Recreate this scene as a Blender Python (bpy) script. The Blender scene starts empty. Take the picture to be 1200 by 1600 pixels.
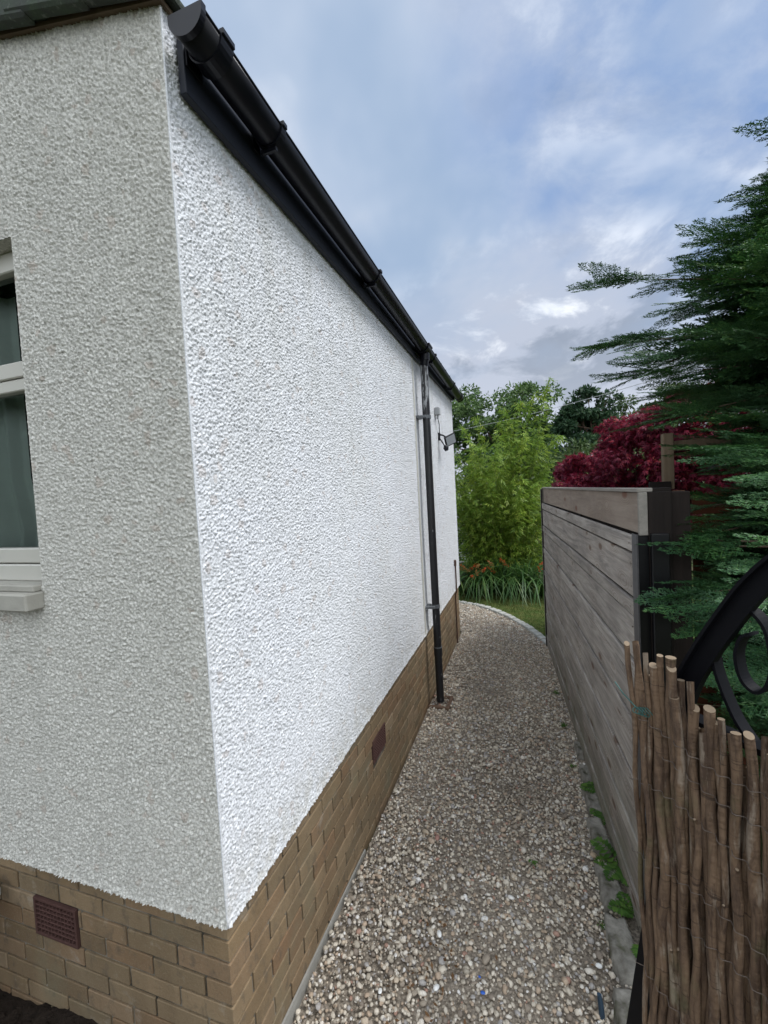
import bpy, math, random
import numpy as np
from mathutils import Vector, Matrix
random.seed(7)
RNG = np.random.default_rng(11)
C = bpy.context.scene.collection
S = bpy.context.scene
PI = math.pi

# ------------------------------------------------------------------ camera
YAW, PITCH, ROLL = .3219, -.0447, -.0534
cam_d = bpy.data.cameras.new("camera")
cam = bpy.data.objects.new("camera", cam_d)
C.objects.link(cam)
fw = Vector((-math.sin(YAW) * math.cos(PITCH), math.cos(YAW) * math.cos(PITCH), math.sin(PITCH)))
rt = Vector((math.cos(YAW), math.sin(YAW), 0))
up = rt.cross(fw)
rt2 = math.cos(ROLL) * rt + math.sin(ROLL) * up
up2 = -math.sin(ROLL) * rt + math.cos(ROLL) * up
M = Matrix((rt2, up2, -fw)).transposed().to_4x4()
M.translation = Vector((.9475, -1.0571, 2.06))
cam.matrix_world = M
cam_d.sensor_fit = 'VERTICAL'
cam_d.sensor_height = 36
cam_d.lens = 36 * 671.6 / 1600
cam_d.clip_start = .02
cam_d.clip_end = 600
S.camera = cam

# ------------------------------------------------------------------ light
SUN_EL, SUN_AZ = math.radians(57), math.radians(78)     # azimuth from +Y towards +X
w = bpy.data.worlds.new("World")
S.world = w
w.use_nodes = True
nt = w.node_tree
nt.nodes.clear()
N = nt.nodes.new
L = nt.links.new


def wmath(op, a, b=None, c=None, clamp=False):
    n = N('ShaderNodeMath'); n.operation = op; n.use_clamp = clamp
    for i, v in enumerate((a, b, c)):
        if v is None: continue
        if isinstance(v, (int, float)): n.inputs[i].default_value = v
        else: L(v, n.inputs[i])
    return n.outputs[0]


sky = N('ShaderNodeTexSky')
sky.sky_type = 'NISHITA'
sky.sun_disc = False
sky.sun_elevation = SUN_EL
sky.sun_rotation = SUN_AZ
sky.air_density = 1.0
sky.dust_density = 1.0
tc = N('ShaderNodeTexCoord')
sp = N('ShaderNodeSeparateXYZ'); L(tc.outputs['Generated'], sp.inputs[0])
zz = wmath('ADD', wmath('MAXIMUM', sp.outputs[2], 0.0), .34)
cb = N('ShaderNodeCombineXYZ')
L(wmath('DIVIDE', sp.outputs[0], zz), cb.inputs[0])
L(wmath('DIVIDE', sp.outputs[1], zz), cb.inputs[1])


def wnoise(scale, detail, rough, off, dist=0.0, sc=(1, 1, 1)):
    mp = N('ShaderNodeMapping'); L(cb.outputs[0], mp.inputs[0])
    mp.inputs['Location'].default_value = off
    mp.inputs['Scale'].default_value = sc
    n = N('ShaderNodeTexNoise'); L(mp.outputs[0], n.inputs[0])
    n.inputs['Scale'].default_value = scale
    n.inputs['Detail'].default_value = detail
    n.inputs['Roughness'].default_value = rough
    n.inputs['Distortion'].default_value = dist
    return n.outputs[0]


def wramp(v, a, b, ca, cbb):
    r = N('ShaderNodeMapRange'); r.interpolation_type = 'SMOOTHSTEP'
    L(v, r.inputs[0]); r.inputs[1].default_value = a; r.inputs[2].default_value = b
    r.inputs[3].default_value = ca; r.inputs[4].default_value = cbb
    return r.outputs[0]


def wmix(f, a, b):
    m = N('ShaderNodeMix'); m.data_type = 'RGBA'
    for s_, v in ((0, f), (6, a), (7, b)):
        if isinstance(v, tuple): m.inputs[s_].default_value = (*v, 1)
        elif isinstance(v, (int, float)): m.inputs[s_].default_value = v
        else: L(v, m.inputs[s_])
    return m.outputs[2]


def wdir(px, py, inner, outer):
    """soft patch of the sky round one direction"""
    d_ = N('ShaderNodeVectorMath'); d_.operation = 'DOT_PRODUCT'
    nv = N('ShaderNodeVectorMath'); nv.operation = 'NORMALIZE'; L(tc.outputs['Generated'], nv.inputs[0])
    L(nv.outputs[0], d_.inputs[0]); v_ = Vector((px, py, 1)).normalized(); d_.inputs[1].default_value = v_
    return wramp(d_.outputs['Value'], math.cos(math.radians(outer)), math.cos(math.radians(inner)), 0, 1)


big = wnoise(1.1, 5, .55, (7.3, 2.9, 0), .2)
det = wnoise(3.0, 10, .60, (2.3, 6.1, 0), .25)
dk = wnoise(2.3, 9, .58, (4.2, 9.4, 0), .35)
skb = N('ShaderNodeVectorMath'); skb.operation = 'SCALE'; L(sky.outputs[0], skb.inputs[0]); skb.inputs[3].default_value = .10
base = wmix(.80, skb.outputs[0], (.18, .315, .60))
veil = wmix(wramp(big, .40, .62, 0, 1), (.33, .435, .60), (.57, .64, .76))
cl = wmix(wramp(det, .52, .66, 0, 1), (.47, .52, .63), (.92, .96, 1.02))
cl = wmix(wramp(dk, .50, .60, 0, .85), cl, (.27, .32, .41))
low = wramp(sp.outputs[2], .55, .28, 0, 1)
fac = wmath('ADD', wmath('MULTIPLY', low, .9), wramp(big, .42, .62, -.25, .55), clamp=True)
blu = wmath('MULTIPLY', wdir(.50, 1.12, 8, 30), wramp(det, .38, .62, 1.0, .45))
col = wmix(blu, veil, base)
col = wmix(wmath('MULTIPLY', fac, wmath('SUBTRACT', 1.0, wmath('MULTIPLY', blu, .6))), col, cl)
hzn = wramp(sp.outputs[2], .30, .04, 0, .45)
col = wmix(hzn, col, (.70, .73, .80))
# brighter, whiter sky glow added behind the camera to light the gable
bk_ = wramp(sp.outputs[1], .15, -.55, 0, 1)
col = wmix(wmath('MULTIPLY', bk_, .75), col, (1.80, 1.90, 2.02))
bg = N('ShaderNodeBackground'); L(col, bg.inputs[0]); bg.inputs[1].default_value = 0.60
ow = N('ShaderNodeOutputWorld'); L(bg.outputs[0], ow.inputs[0])

sd = bpy.data.lights.new("sun", 'SUN')
sd.energy = 1.75
sd.angle = math.radians(22)
sd.color = (1.0, .995, .99)
so = bpy.data.objects.new("sun", sd)
C.objects.link(so)
sv = Vector((math.sin(SUN_AZ) * math.cos(SUN_EL), math.cos(SUN_AZ) * math.cos(SUN_EL), math.sin(SUN_EL)))
so.rotation_euler = sv.to_track_quat('Z', 'Y').to_euler()
so.location = (6, 2, 8)
S.view_settings.view_transform = 'Standard'
S.view_settings.look = 'None'
S.view_settings.gamma = 1
S.view_settings.exposure = 0.95
S.cycles.max_bounces = 8
S.cycles.transparent_max_bounces = 12


# ------------------------------------------------------------------ materials
class Mat:
    """small node-graph helper"""
    def __init__(s, name, rough=.8, spec=.3, metal=0.0):
        s.m = bpy.data.materials.new(name); s.m.use_nodes = True
        s.t = s.m.node_tree; s.b = s.t.nodes['Principled BSDF']
        s.b.inputs['Roughness'].default_value = rough
        s.b.inputs['Specular IOR Level'].default_value = spec
        s.b.inputs['Metallic'].default_value = metal
        s.geo = None

    def n(s, t): return s.t.nodes.new(t)
    def l(s, a, b): s.t.links.new(a, b)

    def coord(s, scale=(1, 1, 1), loc=(0, 0, 0), rot=(0, 0, 0), kind='Object'):
        c = s.n('ShaderNodeTexCoord'); m = s.n('ShaderNodeMapping')
        s.l(c.outputs[kind], m.inputs[0])
        m.inputs['Scale'].default_value = scale; m.inputs['Location'].default_value = loc
        m.inputs['Rotation'].default_value = rot
        return m.outputs[0]

    def noise(s, scale, detail=4, rough=.55, v=None, dist=0):
        n = s.n('ShaderNodeTexNoise')
        s.l(v if v is not None else s.coord(), n.inputs[0])
        n.inputs['Scale'].default_value = scale; n.inputs['Detail'].default_value = detail
        n.inputs['Roughness'].default_value = rough; n.inputs['Distortion'].default_value = dist
        return n.outputs[0]

    def voro(s, scale, v=None, feat='F1', out=0):
        n = s.n('ShaderNodeTexVoronoi'); n.feature = feat
        s.l(v if v is not None else s.coord(), n.inputs[0]); n.inputs['Scale'].default_value = scale
        return n.outputs[out]

    def isl(s):
        if s.geo is None: s.geo = s.n('ShaderNodeNewGeometry')
        return s.geo.outputs['Random Per Island']

    def ramp(s, v, stops, interp='LINEAR'):
        r = s.n('ShaderNodeValToRGB'); s.l(v, r.inputs[0]); e = r.color_ramp.elements
        r.color_ramp.interpolation = interp
        while len(e) < len(stops): e.new(.5)
        for i, (p, c) in enumerate(stops):
            e[i].position = p
            e[i].color = (*c, 1) if isinstance(c, tuple) else (c, c, c, 1)
        return r.outputs[0]

    def mr(s, v, a, b, c, d):
        r = s.n('ShaderNodeMapRange'); s.l(v, r.inputs[0])
        for i, x in enumerate((a, b, c, d)): r.inputs[i + 1].default_value = x
        return r.outputs[0]

    def math(s, op, a, b=None):
        n = s.n('ShaderNodeMath'); n.operation = op
        for i, v in enumerate((a, b)):
            if v is None: continue
            if isinstance(v, (int, float)): n.inputs[i].default_value = v
            else: s.l(v, n.inputs[i])
        return n.outputs[0]

    def mix(s, f, a, b, mode='MIX'):
        m = s.n('ShaderNodeMix'); m.data_type = 'RGBA'; m.blend_type = mode
        for i, v in ((0, f), (6, a), (7, b)):
            if isinstance(v, tuple): m.inputs[i].default_value = (*v, 1)
            elif isinstance(v, (int, float)): m.inputs[i].default_value = v
            else: s.l(v, m.inputs[i])
        return m.outputs[2]

    def col(s, c):
        if isinstance(c, tuple): s.b.inputs['Base Color'].default_value = (*c, 1)
        else: s.l(c, s.b.inputs['Base Color'])
        return s

    def rough(s, v): s.l(v, s.b.inputs['Roughness']); return s

    def bump(s, v, strength=.5, dist=.01, prev=None):
        b = s.n('ShaderNodeBump'); s.l(v, b.inputs['Height'])
        b.inputs['Strength'].default_value = strength; b.inputs['Distance'].default_value = dist
        if prev is not None: s.l(prev, b.inputs['Normal'])
        s.l(b.outputs[0], s.b.inputs['Normal'])
        return b.outputs[0]

    def trans(s, w=.3):
        """thin-leaf translucency"""
        tb = s.n('ShaderNodeBsdfTranslucent'); mx = s.n('ShaderNodeMixShader')
        src = s.b.inputs['Base Color']
        if src.links: s.l(src.links[0].from_socket, tb.inputs[0])
        else: tb.inputs[0].default_value = src.default_value
        o = s.t.nodes['Material Output']
        mx.inputs[0].default_value = w
        s.l(s.b.outputs[0], mx.inputs[1]); s.l(tb.outputs[0], mx.inputs[2]); s.l(mx.outputs[0], o.inputs[0])
        return s


def simple(name, c, rough=.7, spec=.3, metal=0, nscale=0, namp=.25, bscale=0, bst=.3, bd=.004):
    m = Mat(name, rough, spec, metal)
    if nscale:
        f = m.noise(nscale, 5, .6)
        m.col(m.mix(f, tuple(x * (1 - namp) for x in c), tuple(min(1, x * (1 + namp)) for x in c)))
    else: m.col(c)
    if bscale: m.bump(m.noise(bscale, 4, .6), bst, bd)
    return m.m


def leafmat(name, stops, vary, rough=.55, tr=.3, spec=.3, nscale=2.5, mixf=.45):
    m = Mat(name, rough, spec)
    a = m.ramp(m.isl(), stops)
    f = m.noise(nscale, 3, .5)
    m.col(m.mix(m.mr(f, .35, .65, 0, mixf), a, vary))
    if tr: m.trans(tr)
    return m.m


MT = {}
# roughcast
m = Mat('roughcast', .85, .25)
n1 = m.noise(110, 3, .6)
n2 = m.noise(1.3, 4, .6)
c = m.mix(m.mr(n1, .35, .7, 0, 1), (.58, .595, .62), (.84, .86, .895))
c = m.mix(m.mr(n2, .4, .75, 0, .5), c, (.61, .62, .60))
sp2 = m.voro(38, out=1)
rr = m.n('ShaderNodeSeparateColor'); m.l(sp2, rr.inputs[0])
c = m.mix(m.mr(rr.outputs[0], .965, .97, 0, .3), c, (.42, .33, .27))
st = m.noise(1, 5, .65, m.coord((9, 9, .7)))
zc = m.n('ShaderNodeSeparateXYZ'); m.l(m.coord(), zc.inputs[0])
c = m.mix(m.math('MULTIPLY', m.mr(st, .48, .70, 0, .5), m.mr(zc.outputs[2], 2.0, 3.3, .15, 1)), c, (.50, .505, .48))
c = m.mix(m.math('MULTIPLY', m.mr(m.noise(14, 5, .65), .42, .62, 0, .55), m.mr(zc.outputs[2], .71, .95, 1, 0)), c, (.45, .43, .37))
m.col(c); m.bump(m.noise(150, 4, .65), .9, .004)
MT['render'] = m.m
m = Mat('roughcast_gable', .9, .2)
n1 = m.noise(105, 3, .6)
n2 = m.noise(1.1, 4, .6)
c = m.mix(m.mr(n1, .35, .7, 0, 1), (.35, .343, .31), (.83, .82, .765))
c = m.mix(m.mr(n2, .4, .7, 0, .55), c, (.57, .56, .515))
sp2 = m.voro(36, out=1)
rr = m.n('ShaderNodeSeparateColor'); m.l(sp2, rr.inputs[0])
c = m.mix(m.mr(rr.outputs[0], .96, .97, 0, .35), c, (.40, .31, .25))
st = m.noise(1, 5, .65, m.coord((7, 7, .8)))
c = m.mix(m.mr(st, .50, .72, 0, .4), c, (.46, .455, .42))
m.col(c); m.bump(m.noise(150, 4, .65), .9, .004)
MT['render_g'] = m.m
# brick
m = Mat('buff_brick', .85, .2)
b1 = m.ramp(m.isl(), [(0, (.14, .098, .058)), (.2, (.24, .168, .095)), (.4, (.165, .126, .078)), (.6, (.26, .188, .112)), (.8, (.20, .122, .068)), (1, (.28, .208, .132))])
st = m.noise(9, 5, .6, m.coord((1, 1, .25)))
c = m.mix(m.mr(st, .35, .7, 0, .6), b1, (.15, .105, .06))
gr = m.noise(260, 2, .6)
c = m.mix(m.mr(gr, .5, .72, 0, .45), c, (.28, .235, .165))
c = m.mix(m.mr(m.noise(22, 6, .7, m.coord((1, 1, .6))), .55, .66, 0, .6), c, (.11, .09, .065))
c = m.mix(m.mr(m.noise(5, 6, .7, m.coord(loc=(5, 2, 1))), .60, .70, 0, .5), c, (.36, .33, .27))
c = m.mix(m.mr(m.noise(3, 5, .6), .55, .75, 0, .5), c, (.17, .165, .11))
m.col(c); m.bump(m.noise(60, 6, .7), .8, .005)
MT['brick'] = m.m
m = Mat('mortar', .95, .1)
c = m.mix(m.mr(m.noise(6, 5, .6), .4, .65, 0, 1), (.055, .05, .04), (.28, .25, .20))
m.col(c); m.bump(m.noise(200, 3, .6), .6, .002)
MT['mortar'] = m.m
MT['concrete'] = simple('concrete', (.30, .29, .26), .9, .2, 0, 14, .3, 90, .5, .003)
MT['plastic_black'] = simple('black_upvc', (.006, .0065, .010), .36, .22, 0, 3, .4, 40, .05, .001)
MT['fascia'] = simple('black_fascia_board', (.012, .015, .024), .5, .4, 0, 5, .4, 60, .1, .001)
m = Mat('painted_pipe', .38, .45)
n1 = m.noise(7, 6, .65, m.coord((5, 5, .8)))
zc = m.n('ShaderNodeSeparateXYZ'); m.l(m.coord(), zc.inputs[0])
hi = m.mr(zc.outputs[2], 2.55, 3.05, 0, .17)
f = m.mr(m.math('ADD', n1, hi), .66, .70, 0, 1)
n3 = m.noise(45, 3, .6)
f2 = m.mr(m.math('ADD', n3, m.mr(zc.outputs[2], .0, .6, .06, 0)), .735, .75, 0, 1)
c = m.mix(f, (.014, .014, .016), (.30, .31, .32))
c = m.mix(f2, c, (.45, .45, .44))
m.col(c); m.bump(n1, .15, .002)
MT['pipe'] = m.m
MT['clip'] = simple('grey_clip', (.13, .14, .15), .45, .5, .3, 20, .3)
MT['gold'] = simple('galvanised', (.38, .38, .38), .5, .5, .6, 20, .3)
# roof tiles
m = Mat('roof_tile', .9, .2)
c = m.mix(m.mr(m.noise(7, 6, .65), .4, .65, 0, 1), (.055, .06, .055), (.06, .085, .055))
c = m.mix(m.mr(m.noise(45, 4, .6), .58, .7, 0, .6), c, (.17, .19, .16))
m.col(c); m.bump(m.noise(120, 4, .6), .5, .004)
MT['tile'] = m.m
MT['undercloak'] = simple('undercloak', (.16, .12, .085), .9, .2, 0, 12, .4, 60, .4, .003)
MT['terracotta'] = simple('terracotta', (.075, .038, .032), .8, .25, 0, 30, .35, 80, .3, .002)
MT['dark'] = simple('dark_void', (.01, .01, .01), .95, .1)
MT['upvc_white'] = simple('white_upvc', (.52, .51, .46), .35, .45, 0, 5, .08)
MT['sill'] = simple('cast_sill', (.36, .35, .31), .9, .2, 0, 9, .3, 60, .5, .003)
MT['curtain'] = simple('net_curtain', (.65, .70, .67), .9, .1, 0, 4, .1)
m = Mat('window_glass', .03, .5)
tr = m.n('ShaderNodeBsdfTransparent'); gl = m.n('ShaderNodeBsdfGlossy'); gl.inputs['Roughness'].default_value = .02
tr.inputs[0].default_value = (.55, .60, .58, 1)
fr = m.n('ShaderNodeFresnel'); fr.inputs[0].default_value = 1.5
mx = m.n('ShaderNodeMixShader'); m.l(fr.outputs[0], mx.inputs[0]); m.l(tr.outputs[0], mx.inputs[1]); m.l(gl.outputs[0], mx.inputs[2])
m.l(mx.outputs[0], m.t.nodes['Material Output'].inputs[0])
MT['glass'] = m.m


# weathered wood, grain along the Y axis of the board
def wood(name, stops, dark, knots, rough=.85, grain=(26, 1.6, 26), bd=.0025, streak=.7, kcol=(.10, .05, .03), pale=None):
    m = Mat(name, rough, .2)
    o = m.isl()
    cv = m.n('ShaderNodeCombineXYZ'); m.l(m.math('MULTIPLY', o, 7.0), cv.inputs[0]); m.l(m.math('MULTIPLY', o, 13.0), cv.inputs[1])
    va = m.n('ShaderNodeVectorMath'); va.operation = 'ADD'; m.l(m.coord(), va.inputs[0]); m.l(cv.outputs[0], va.inputs[1])
    mp = m.n('ShaderNodeMapping'); m.l(va.outputs[0], mp.inputs[0]); mp.inputs['Scale'].default_value = grain
    g = m.noise(1.0, 7, .65, mp.outputs[0], .9)
    mp2 = m.n('ShaderNodeMapping'); m.l(va.outputs[0], mp2.inputs[0]); mp2.inputs['Scale'].default_value = tuple(x * 4 for x in grain)
    g2 = m.noise(1.0, 5, .6, mp2.outputs[0], .3)
    big_ = m.noise(2.3, 4, .6, va.outputs[0])
    c = m.ramp(o, stops)
    c = m.mix(m.mr(g, .35, .7, 0, streak), c, dark)
    c = m.mix(m.mr(g2, .55, .75, 0, .35), c, pale or tuple(min(1, x * 2.2) for x in dark))
    c = m.mix(m.mr(big_, .42, .7, 0, .4), c, tuple(x * .8 for x in dark))
    if knots:
        mp3 = m.n('ShaderNodeMapping'); m.l(va.outputs[0], mp3.inputs[0]); mp3.inputs['Scale'].default_value = (1, .45, 1)
        k = m.voro(7.0, mp3.outputs[0])
        c = m.mix(m.mr(k, .10, .17, .75, 0), c, kcol)
        wv = m.math('SINE', m.math('MULTIPLY', k, 95.0))
        ring = m.math('MULTIPLY', m.mr(wv, .2, 1, 0, .45), m.mr(k, .3, .5, 1, 0))
        c = m.mix(ring, c, (.16, .105, .07))
    if knots:
        zc = m.n('ShaderNodeSeparateXYZ'); m.l(m.coord(), zc.inputs[0])
        c = m.mix(m.math('MULTIPLY', m.mr(zc.outputs[2], .05, .7, .6, 0), m.mr(m.noise(5, 5, .65), .38, .62, 0, 1)), c, (.13, .14, .085))
    m.col(c)
    h = m.math('ADD', g, m.math('MULTIPLY', g2, .6))
    m.bump(h, .55, bd)
    return m.m


MT['wood'] = wood('weathered_board', [(0, (.39, .355, .315)), (.5, (.48, .44, .395)), (1, (.34, .30, .26))], (.15, .135, .125), True, pale=(.50, .48, .465), streak=.85)
MT['wood_top'] = wood('newer_top_board', [(0, (.30, .25, .205)), (1, (.33, .275, .22))], (.17, .13, .105), True, kcol=(.14, .05, .03))
MT['wood_cap'] = wood('cap_rail_wood', [(0, (.27, .25, .22)), (1, (.30, .28, .25))], (.16, .15, .13), False)
MT['wood_dark'] = wood('dark_stained_wood', [(0, (.018, .014, .012)), (1, (.028, .02, .017))], (.01, .008, .007), False, grain=(26, 26, 1.6))
MT['wood_red'] = wood('red_brown_fence_board', [(0, (.12, .042, .02)), (.5, (.16, .055, .026)), (1, (.10, .035, .018))], (.06, .022, .012), False, grain=(1.6, 26, 26))
MT['wood_post'] = wood('orange_brown_post', [(0, (.21, .105, .055)), (1, (.24, .12, .06))], (.11, .05, .028), False, grain=(26, 26, 1.6))
MT['wood_pale'] = wood('pale_new_wood', [(0, (.20, .15, .10)), (1, (.22, .17, .11))], (.12, .085, .055), False, grain=(26, 26, 1.6))
MT['post_black'] = simple('black_painted_post', (.0025, .0025, .0035), .4, .35, 0, 12, .4, 60, .15, .001)
MT['post_lit'] = simple('black_post_lit_side', (.06, .058, .06), .5, .4, 0, 30, .5, 60, .25, .001)  # light on the black post's side, put into a greyer colour
# wrought iron: black paint with a bluish sheen
MT['iron'] = simple('black_painted_iron', (.002, .0022, .004), .6, .18, 0, 25, .4, 120, .25, .001)
# stick bark
m = Mat('stick_bark', .75, .3)
c = m.ramp(m.isl(), [(0, (.15, .09, .054)), (.25, (.28, .185, .11)), (.5, (.09, .055, .035)), (.75, (.33, .22, .135)), (1, (.19, .12, .073))])
g = m.noise(1, 6, .7, m.coord((60, 60, 9)), .6)
c = m.mix(m.mr(g, .42, .62, 0, .85), c, (.055, .034, .024))
c = m.mix(m.mr(m.noise(1, 6, .65, m.coord((38, 38, 7), (4, 7, 2))), .56, .64, 0, .75), c, (.27, .22, .17))
c = m.mix(m.mr(m.noise(1, 4, .6, m.coord((9, 9, 6), (1, 3, 5))), .55, .68, 0, .5), c, (.10, .105, .05))
c = m.mix(m.mr(m.noise(1, 3, .6, m.coord((6, 6, 140))), .62, .68, 0, .7), c, (.035, .022, .016))
m.col(c); m.bump(m.math('ADD', g, m.noise(1, 4, .6, m.coord((26, 26, 90)))), .9, .005)
MT['bark'] = m.m
MT['cut'] = simple('stick_cut_end', (.23, .175, .12), .8, .2, 0, 120, .25, 200, .3, .001)
MT['wire'] = simple('rusty_wire', (.16, .13, .11), .5, .5, .7, 60, .4)
MT['wire_green'] = simple('green_garden_wire', (.02, .10, .09), .45, .5, 0)
MT['trunk'] = simple('tree_bark', (.10, .07, .05), .9, .2, 0, 8, .4, 30, .6, .01)
# stones
m = Mat('gravel_stone', .8, .3)
c = m.ramp(m.isl(), [(0, (.45, .40, .32)), (.15, (.60, .54, .44)), (.3, (.33, .28, .22)), (.42, (.70, .63, .52)), (.52, (.48, .37, .27)), (.62, (.40, .38, .36)),
                     (.72, (.74, .69, .60)), (.8, (.24, .20, .16)), (.88, (.54, .45, .34)), (.95, (.40, .24, .18)), (.975, (.80, .78, .74)), (1, (.8, .79, .76))], 'CONSTANT')
c = m.mix(m.mr(m.noise(120, 4, .6), .4, .7, 0, .3), c, (.22, .18, .14))
c = m.mix(m.mr(m.noise(1.7, 5, .6), .5, .72, 0, .5), c, (.18, .15, .12))
m.col(c); m.bump(m.noise(160, 3, .6), .3, .002)
MT['gravel'] = m.m
m = Mat('gravel_bed', .95, .1)
c = m.mix(m.mr(m.noise(90, 3, .6), .35, .65, 0, 1), (.16, .135, .105), (.36, .31, .25))
m.col(c); m.bump(m.voro(60), .8, .01)
MT['bed'] = m.m
m = Mat('ground_earth', .95, .1)
c = m.mix(m.mr(m.noise(1.2, 6, .6), .4, .6, 0, 1), (.045, .07, .02), (.07, .06, .035))
m.col(c); m.bump(m.noise(30, 5, .6), .6, .02)
MT['ground'] = m.m
m = Mat('lawn_turf', .95, .1)
c = m.mix(m.mr(m.noise(6, 6, .65), .4, .6, 0, 1), (.06, .10, .025), (.13, .14, .045))
m.col(c); m.bump(m.noise(160, 4, .6), .8, .01)
MT['turf'] = m.m
MT['soil'] = simple('dark_soil', (.022, .016, .012), .95, .15, 0, 30, .5, 60, 1.0, .02)
m = Mat('sett_stone', .85, .25)
c = m.ramp(m.isl(), [(0, (.30, .30, .27)), (.5, (.52, .515, .48)), (1, (.22, .23, .21))])
c = m.mix(m.mr(m.noise(40, 4, .6), .45, .7, 0, .5), c, (.16, .17, .13))
m.col(c); m.bump(m.noise(70, 4, .6), .5, .004)
MT['sett'] = m.m
m = Mat('kerb_stone', .9, .2)
c = m.mix(m.mr(m.noise(12, 6, .65), .35, .65, 0, 1), (.13, .12, .10), (.30, .285, .25))
c = m.mix(m.mr(m.noise(5, 4, .6, m.coord(loc=(3, 1, 0))), .56, .64, 0, .8), c, (.05, .055, .02))
m.col(c); m.bump(m.noise(45, 6, .65), .8, .008)
MT['kerb'] = m.m
MT['moss'] = simple('moss', (.06, .09, .018), .95, .1, 0, 40, .5, 150, .8, .006)
# foliage
MT['conifer'] = leafmat('conifer_scale_leaf', [(0, (.022, .07, .018)), (.5, (.042, .12, .03)), (.8, (.07, .17, .04)), (1, (.15, .25, .06))], (.05, .11, .055), .5, .12, .35, 1.6, .75)
MT['conifer_near'] = leafmat('conifer_young_leaf', [(0, (.025, .085, .024)), (.5, (.042, .125, .032)), (.85, (.07, .17, .04)), (1, (.12, .24, .06))], (.03, .085, .045), .5, .2, .35, 3, .6)
MT['bamboo'] = leafmat('bamboo_leaf', [(0, (.11, .22, .025)), (.4, (.22, .34, .04)), (.8, (.34, .44, .06)), (1, (.44, .49, .09))], (.13, .24, .035), .5, .35, .35, 1.5, .7)
MT['culm'] = simple('bamboo_culm', (.16, .19, .05), .5, .4, 0, 4, .3)
MT['maple'] = leafmat('maple_leaf', [(0, (.09, .008, .022)), (.4, (.17, .012, .034)), (.8, (.27, .018, .046)), (.95, (.42, .03, .045)), (1, (.30, .09, .05))], (.12, .016, .04), .55, .3, .3, 2.5, .7)
MT['tree_a'] = leafmat('lime_tree_leaf', [(0, (.05, .10, .03)), (.5, (.09, .155, .045)), (1, (.16, .24, .075))], (.05, .10, .032), .6, .3, .3, .5, .8)
MT['tree_b'] = leafmat('dark_tree_leaf', [(0, (.018, .05, .022)), (.6, (.032, .075, .032)), (1, (.06, .11, .04))], (.015, .04, .018), .6, .2, .3, .8, .7)
MT['tree_c'] = leafmat('hedge_leaf', [(0, (.04, .075, .02)), (.5, (.07, .115, .03)), (1, (.13, .17, .05))], (.05, .085, .03), .6, .3, .3, .8, .7)
MT['strap'] = leafmat('strap_leaf', [(0, (.03, .08, .02)), (.5, (.06, .14, .03)), (.9, (.11, .20, .05)), (1, (.22, .22, .07))], (.04, .10, .025), .5, .25, .4, 2, .6)
MT['flower'] = leafmat('orange_flower', [(0, (.55, .075, .02)), (.5, (.62, .13, .035)), (1, (.48, .10, .04))], (.62, .11, .03), .6, .3, .2, 5, .2)
MT['faded'] = leafmat('faded_flower', [(0, (.36, .17, .06)), (1, (.44, .22, .08))], (.3, .2, .07), .6, .3, .2, 5, .3)
MT['fern'] = leafmat('fern_leaf', [(0, (.05, .12, .02)), (.5, (.08, .18, .03)), (1, (.14, .26, .045))], (.05, .13, .025), .5, .35, .3, 8, .5)
MT['grass'] = leafmat('grass_blade', [(0, (.06, .11, .025)), (.5, (.10, .15, .035)), (1, (.18, .19, .06))], (.12, .14, .045), .6, .3, .2, 3, .6)
MT['pebble_w'] = simple('white_pebble', (.78, .78, .75), .6, .3, 0, 30, .1)
MT['pebble_p'] = simple('pink_stone', (.33, .19, .155), .8, .3, 0, 20, .2, 60, .3, .003)
MT['pebble_b'] = simple('buff_stone', (.42, .33, .25), .8, .3, 0, 20, .2, 60, .3, .003)
MT['blue'] = simple('blue_plastic', (.03, .12, .50), .4, .5)
MT['steelblue'] = simple('blue_grey_metal', (.06, .10, .15), .35, .5, .6, 20, .3)
MT['deadleaf'] = leafmat('dead_leaf', [(0, (.12, .065, .03)), (1, (.20, .11, .05))], (.09, .05, .025), .7, .1, .2, 8, .4)
MT['grey_box'] = simple('grey_plastic', (.36, .37, .38), .5, .4, 0, 15, .15)
m = Mat('lamp_glass', .12, .5); m.col((.34, .36, .38)); MT['lampglass'] = m.m
MT['whitewall'] = simple('pale_painted_wall', (.66, .67, .66), .8, .3, 0, 3, .1, 30, .3, .004)


# ------------------------------------------------------------------ mesh helpers
def link(name, me, mat=None, parent=None):
    o = bpy.data.objects.new(name, me); C.objects.link(o)
    if mat is not None:
        for x in (mat if isinstance(mat, (list, tuple)) else [mat]):
            me.materials.append(MT[x] if isinstance(x, str) else x)
    if parent is not None:
        o.parent = parent
        o.matrix_parent_inverse = Matrix.Identity(4)
        pl = parent
        loc = Vector((0, 0, 0))
        if parent.type == 'EMPTY': o.location = -parent.location
    return o


def npmesh(name, V, F, mat=None, parent=None, smooth=False):
    """V (n,3), F (m,k) with one k"""
    me = bpy.data.meshes.new(name)
    V = np.ascontiguousarray(V, np.float32); F = np.ascontiguousarray(F, np.int32)
    k = F.shape[1]
    me.vertices.add(len(V)); me.vertices.foreach_set('co', V.ravel())
    me.loops.add(F.size); me.loops.foreach_set('vertex_index', F.ravel())
    me.polygons.add(len(F))
    me.polygons.foreach_set('loop_start', np.arange(0, F.size, k, dtype=np.int32))
    me.polygons.foreach_set('loop_total', np.full(len(F), k, np.int32))
    if smooth: me.polygons.foreach_set('use_smooth', np.ones(len(F), bool))
    me.update(calc_edges=True)
    return link(name, me, mat, parent)


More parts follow.
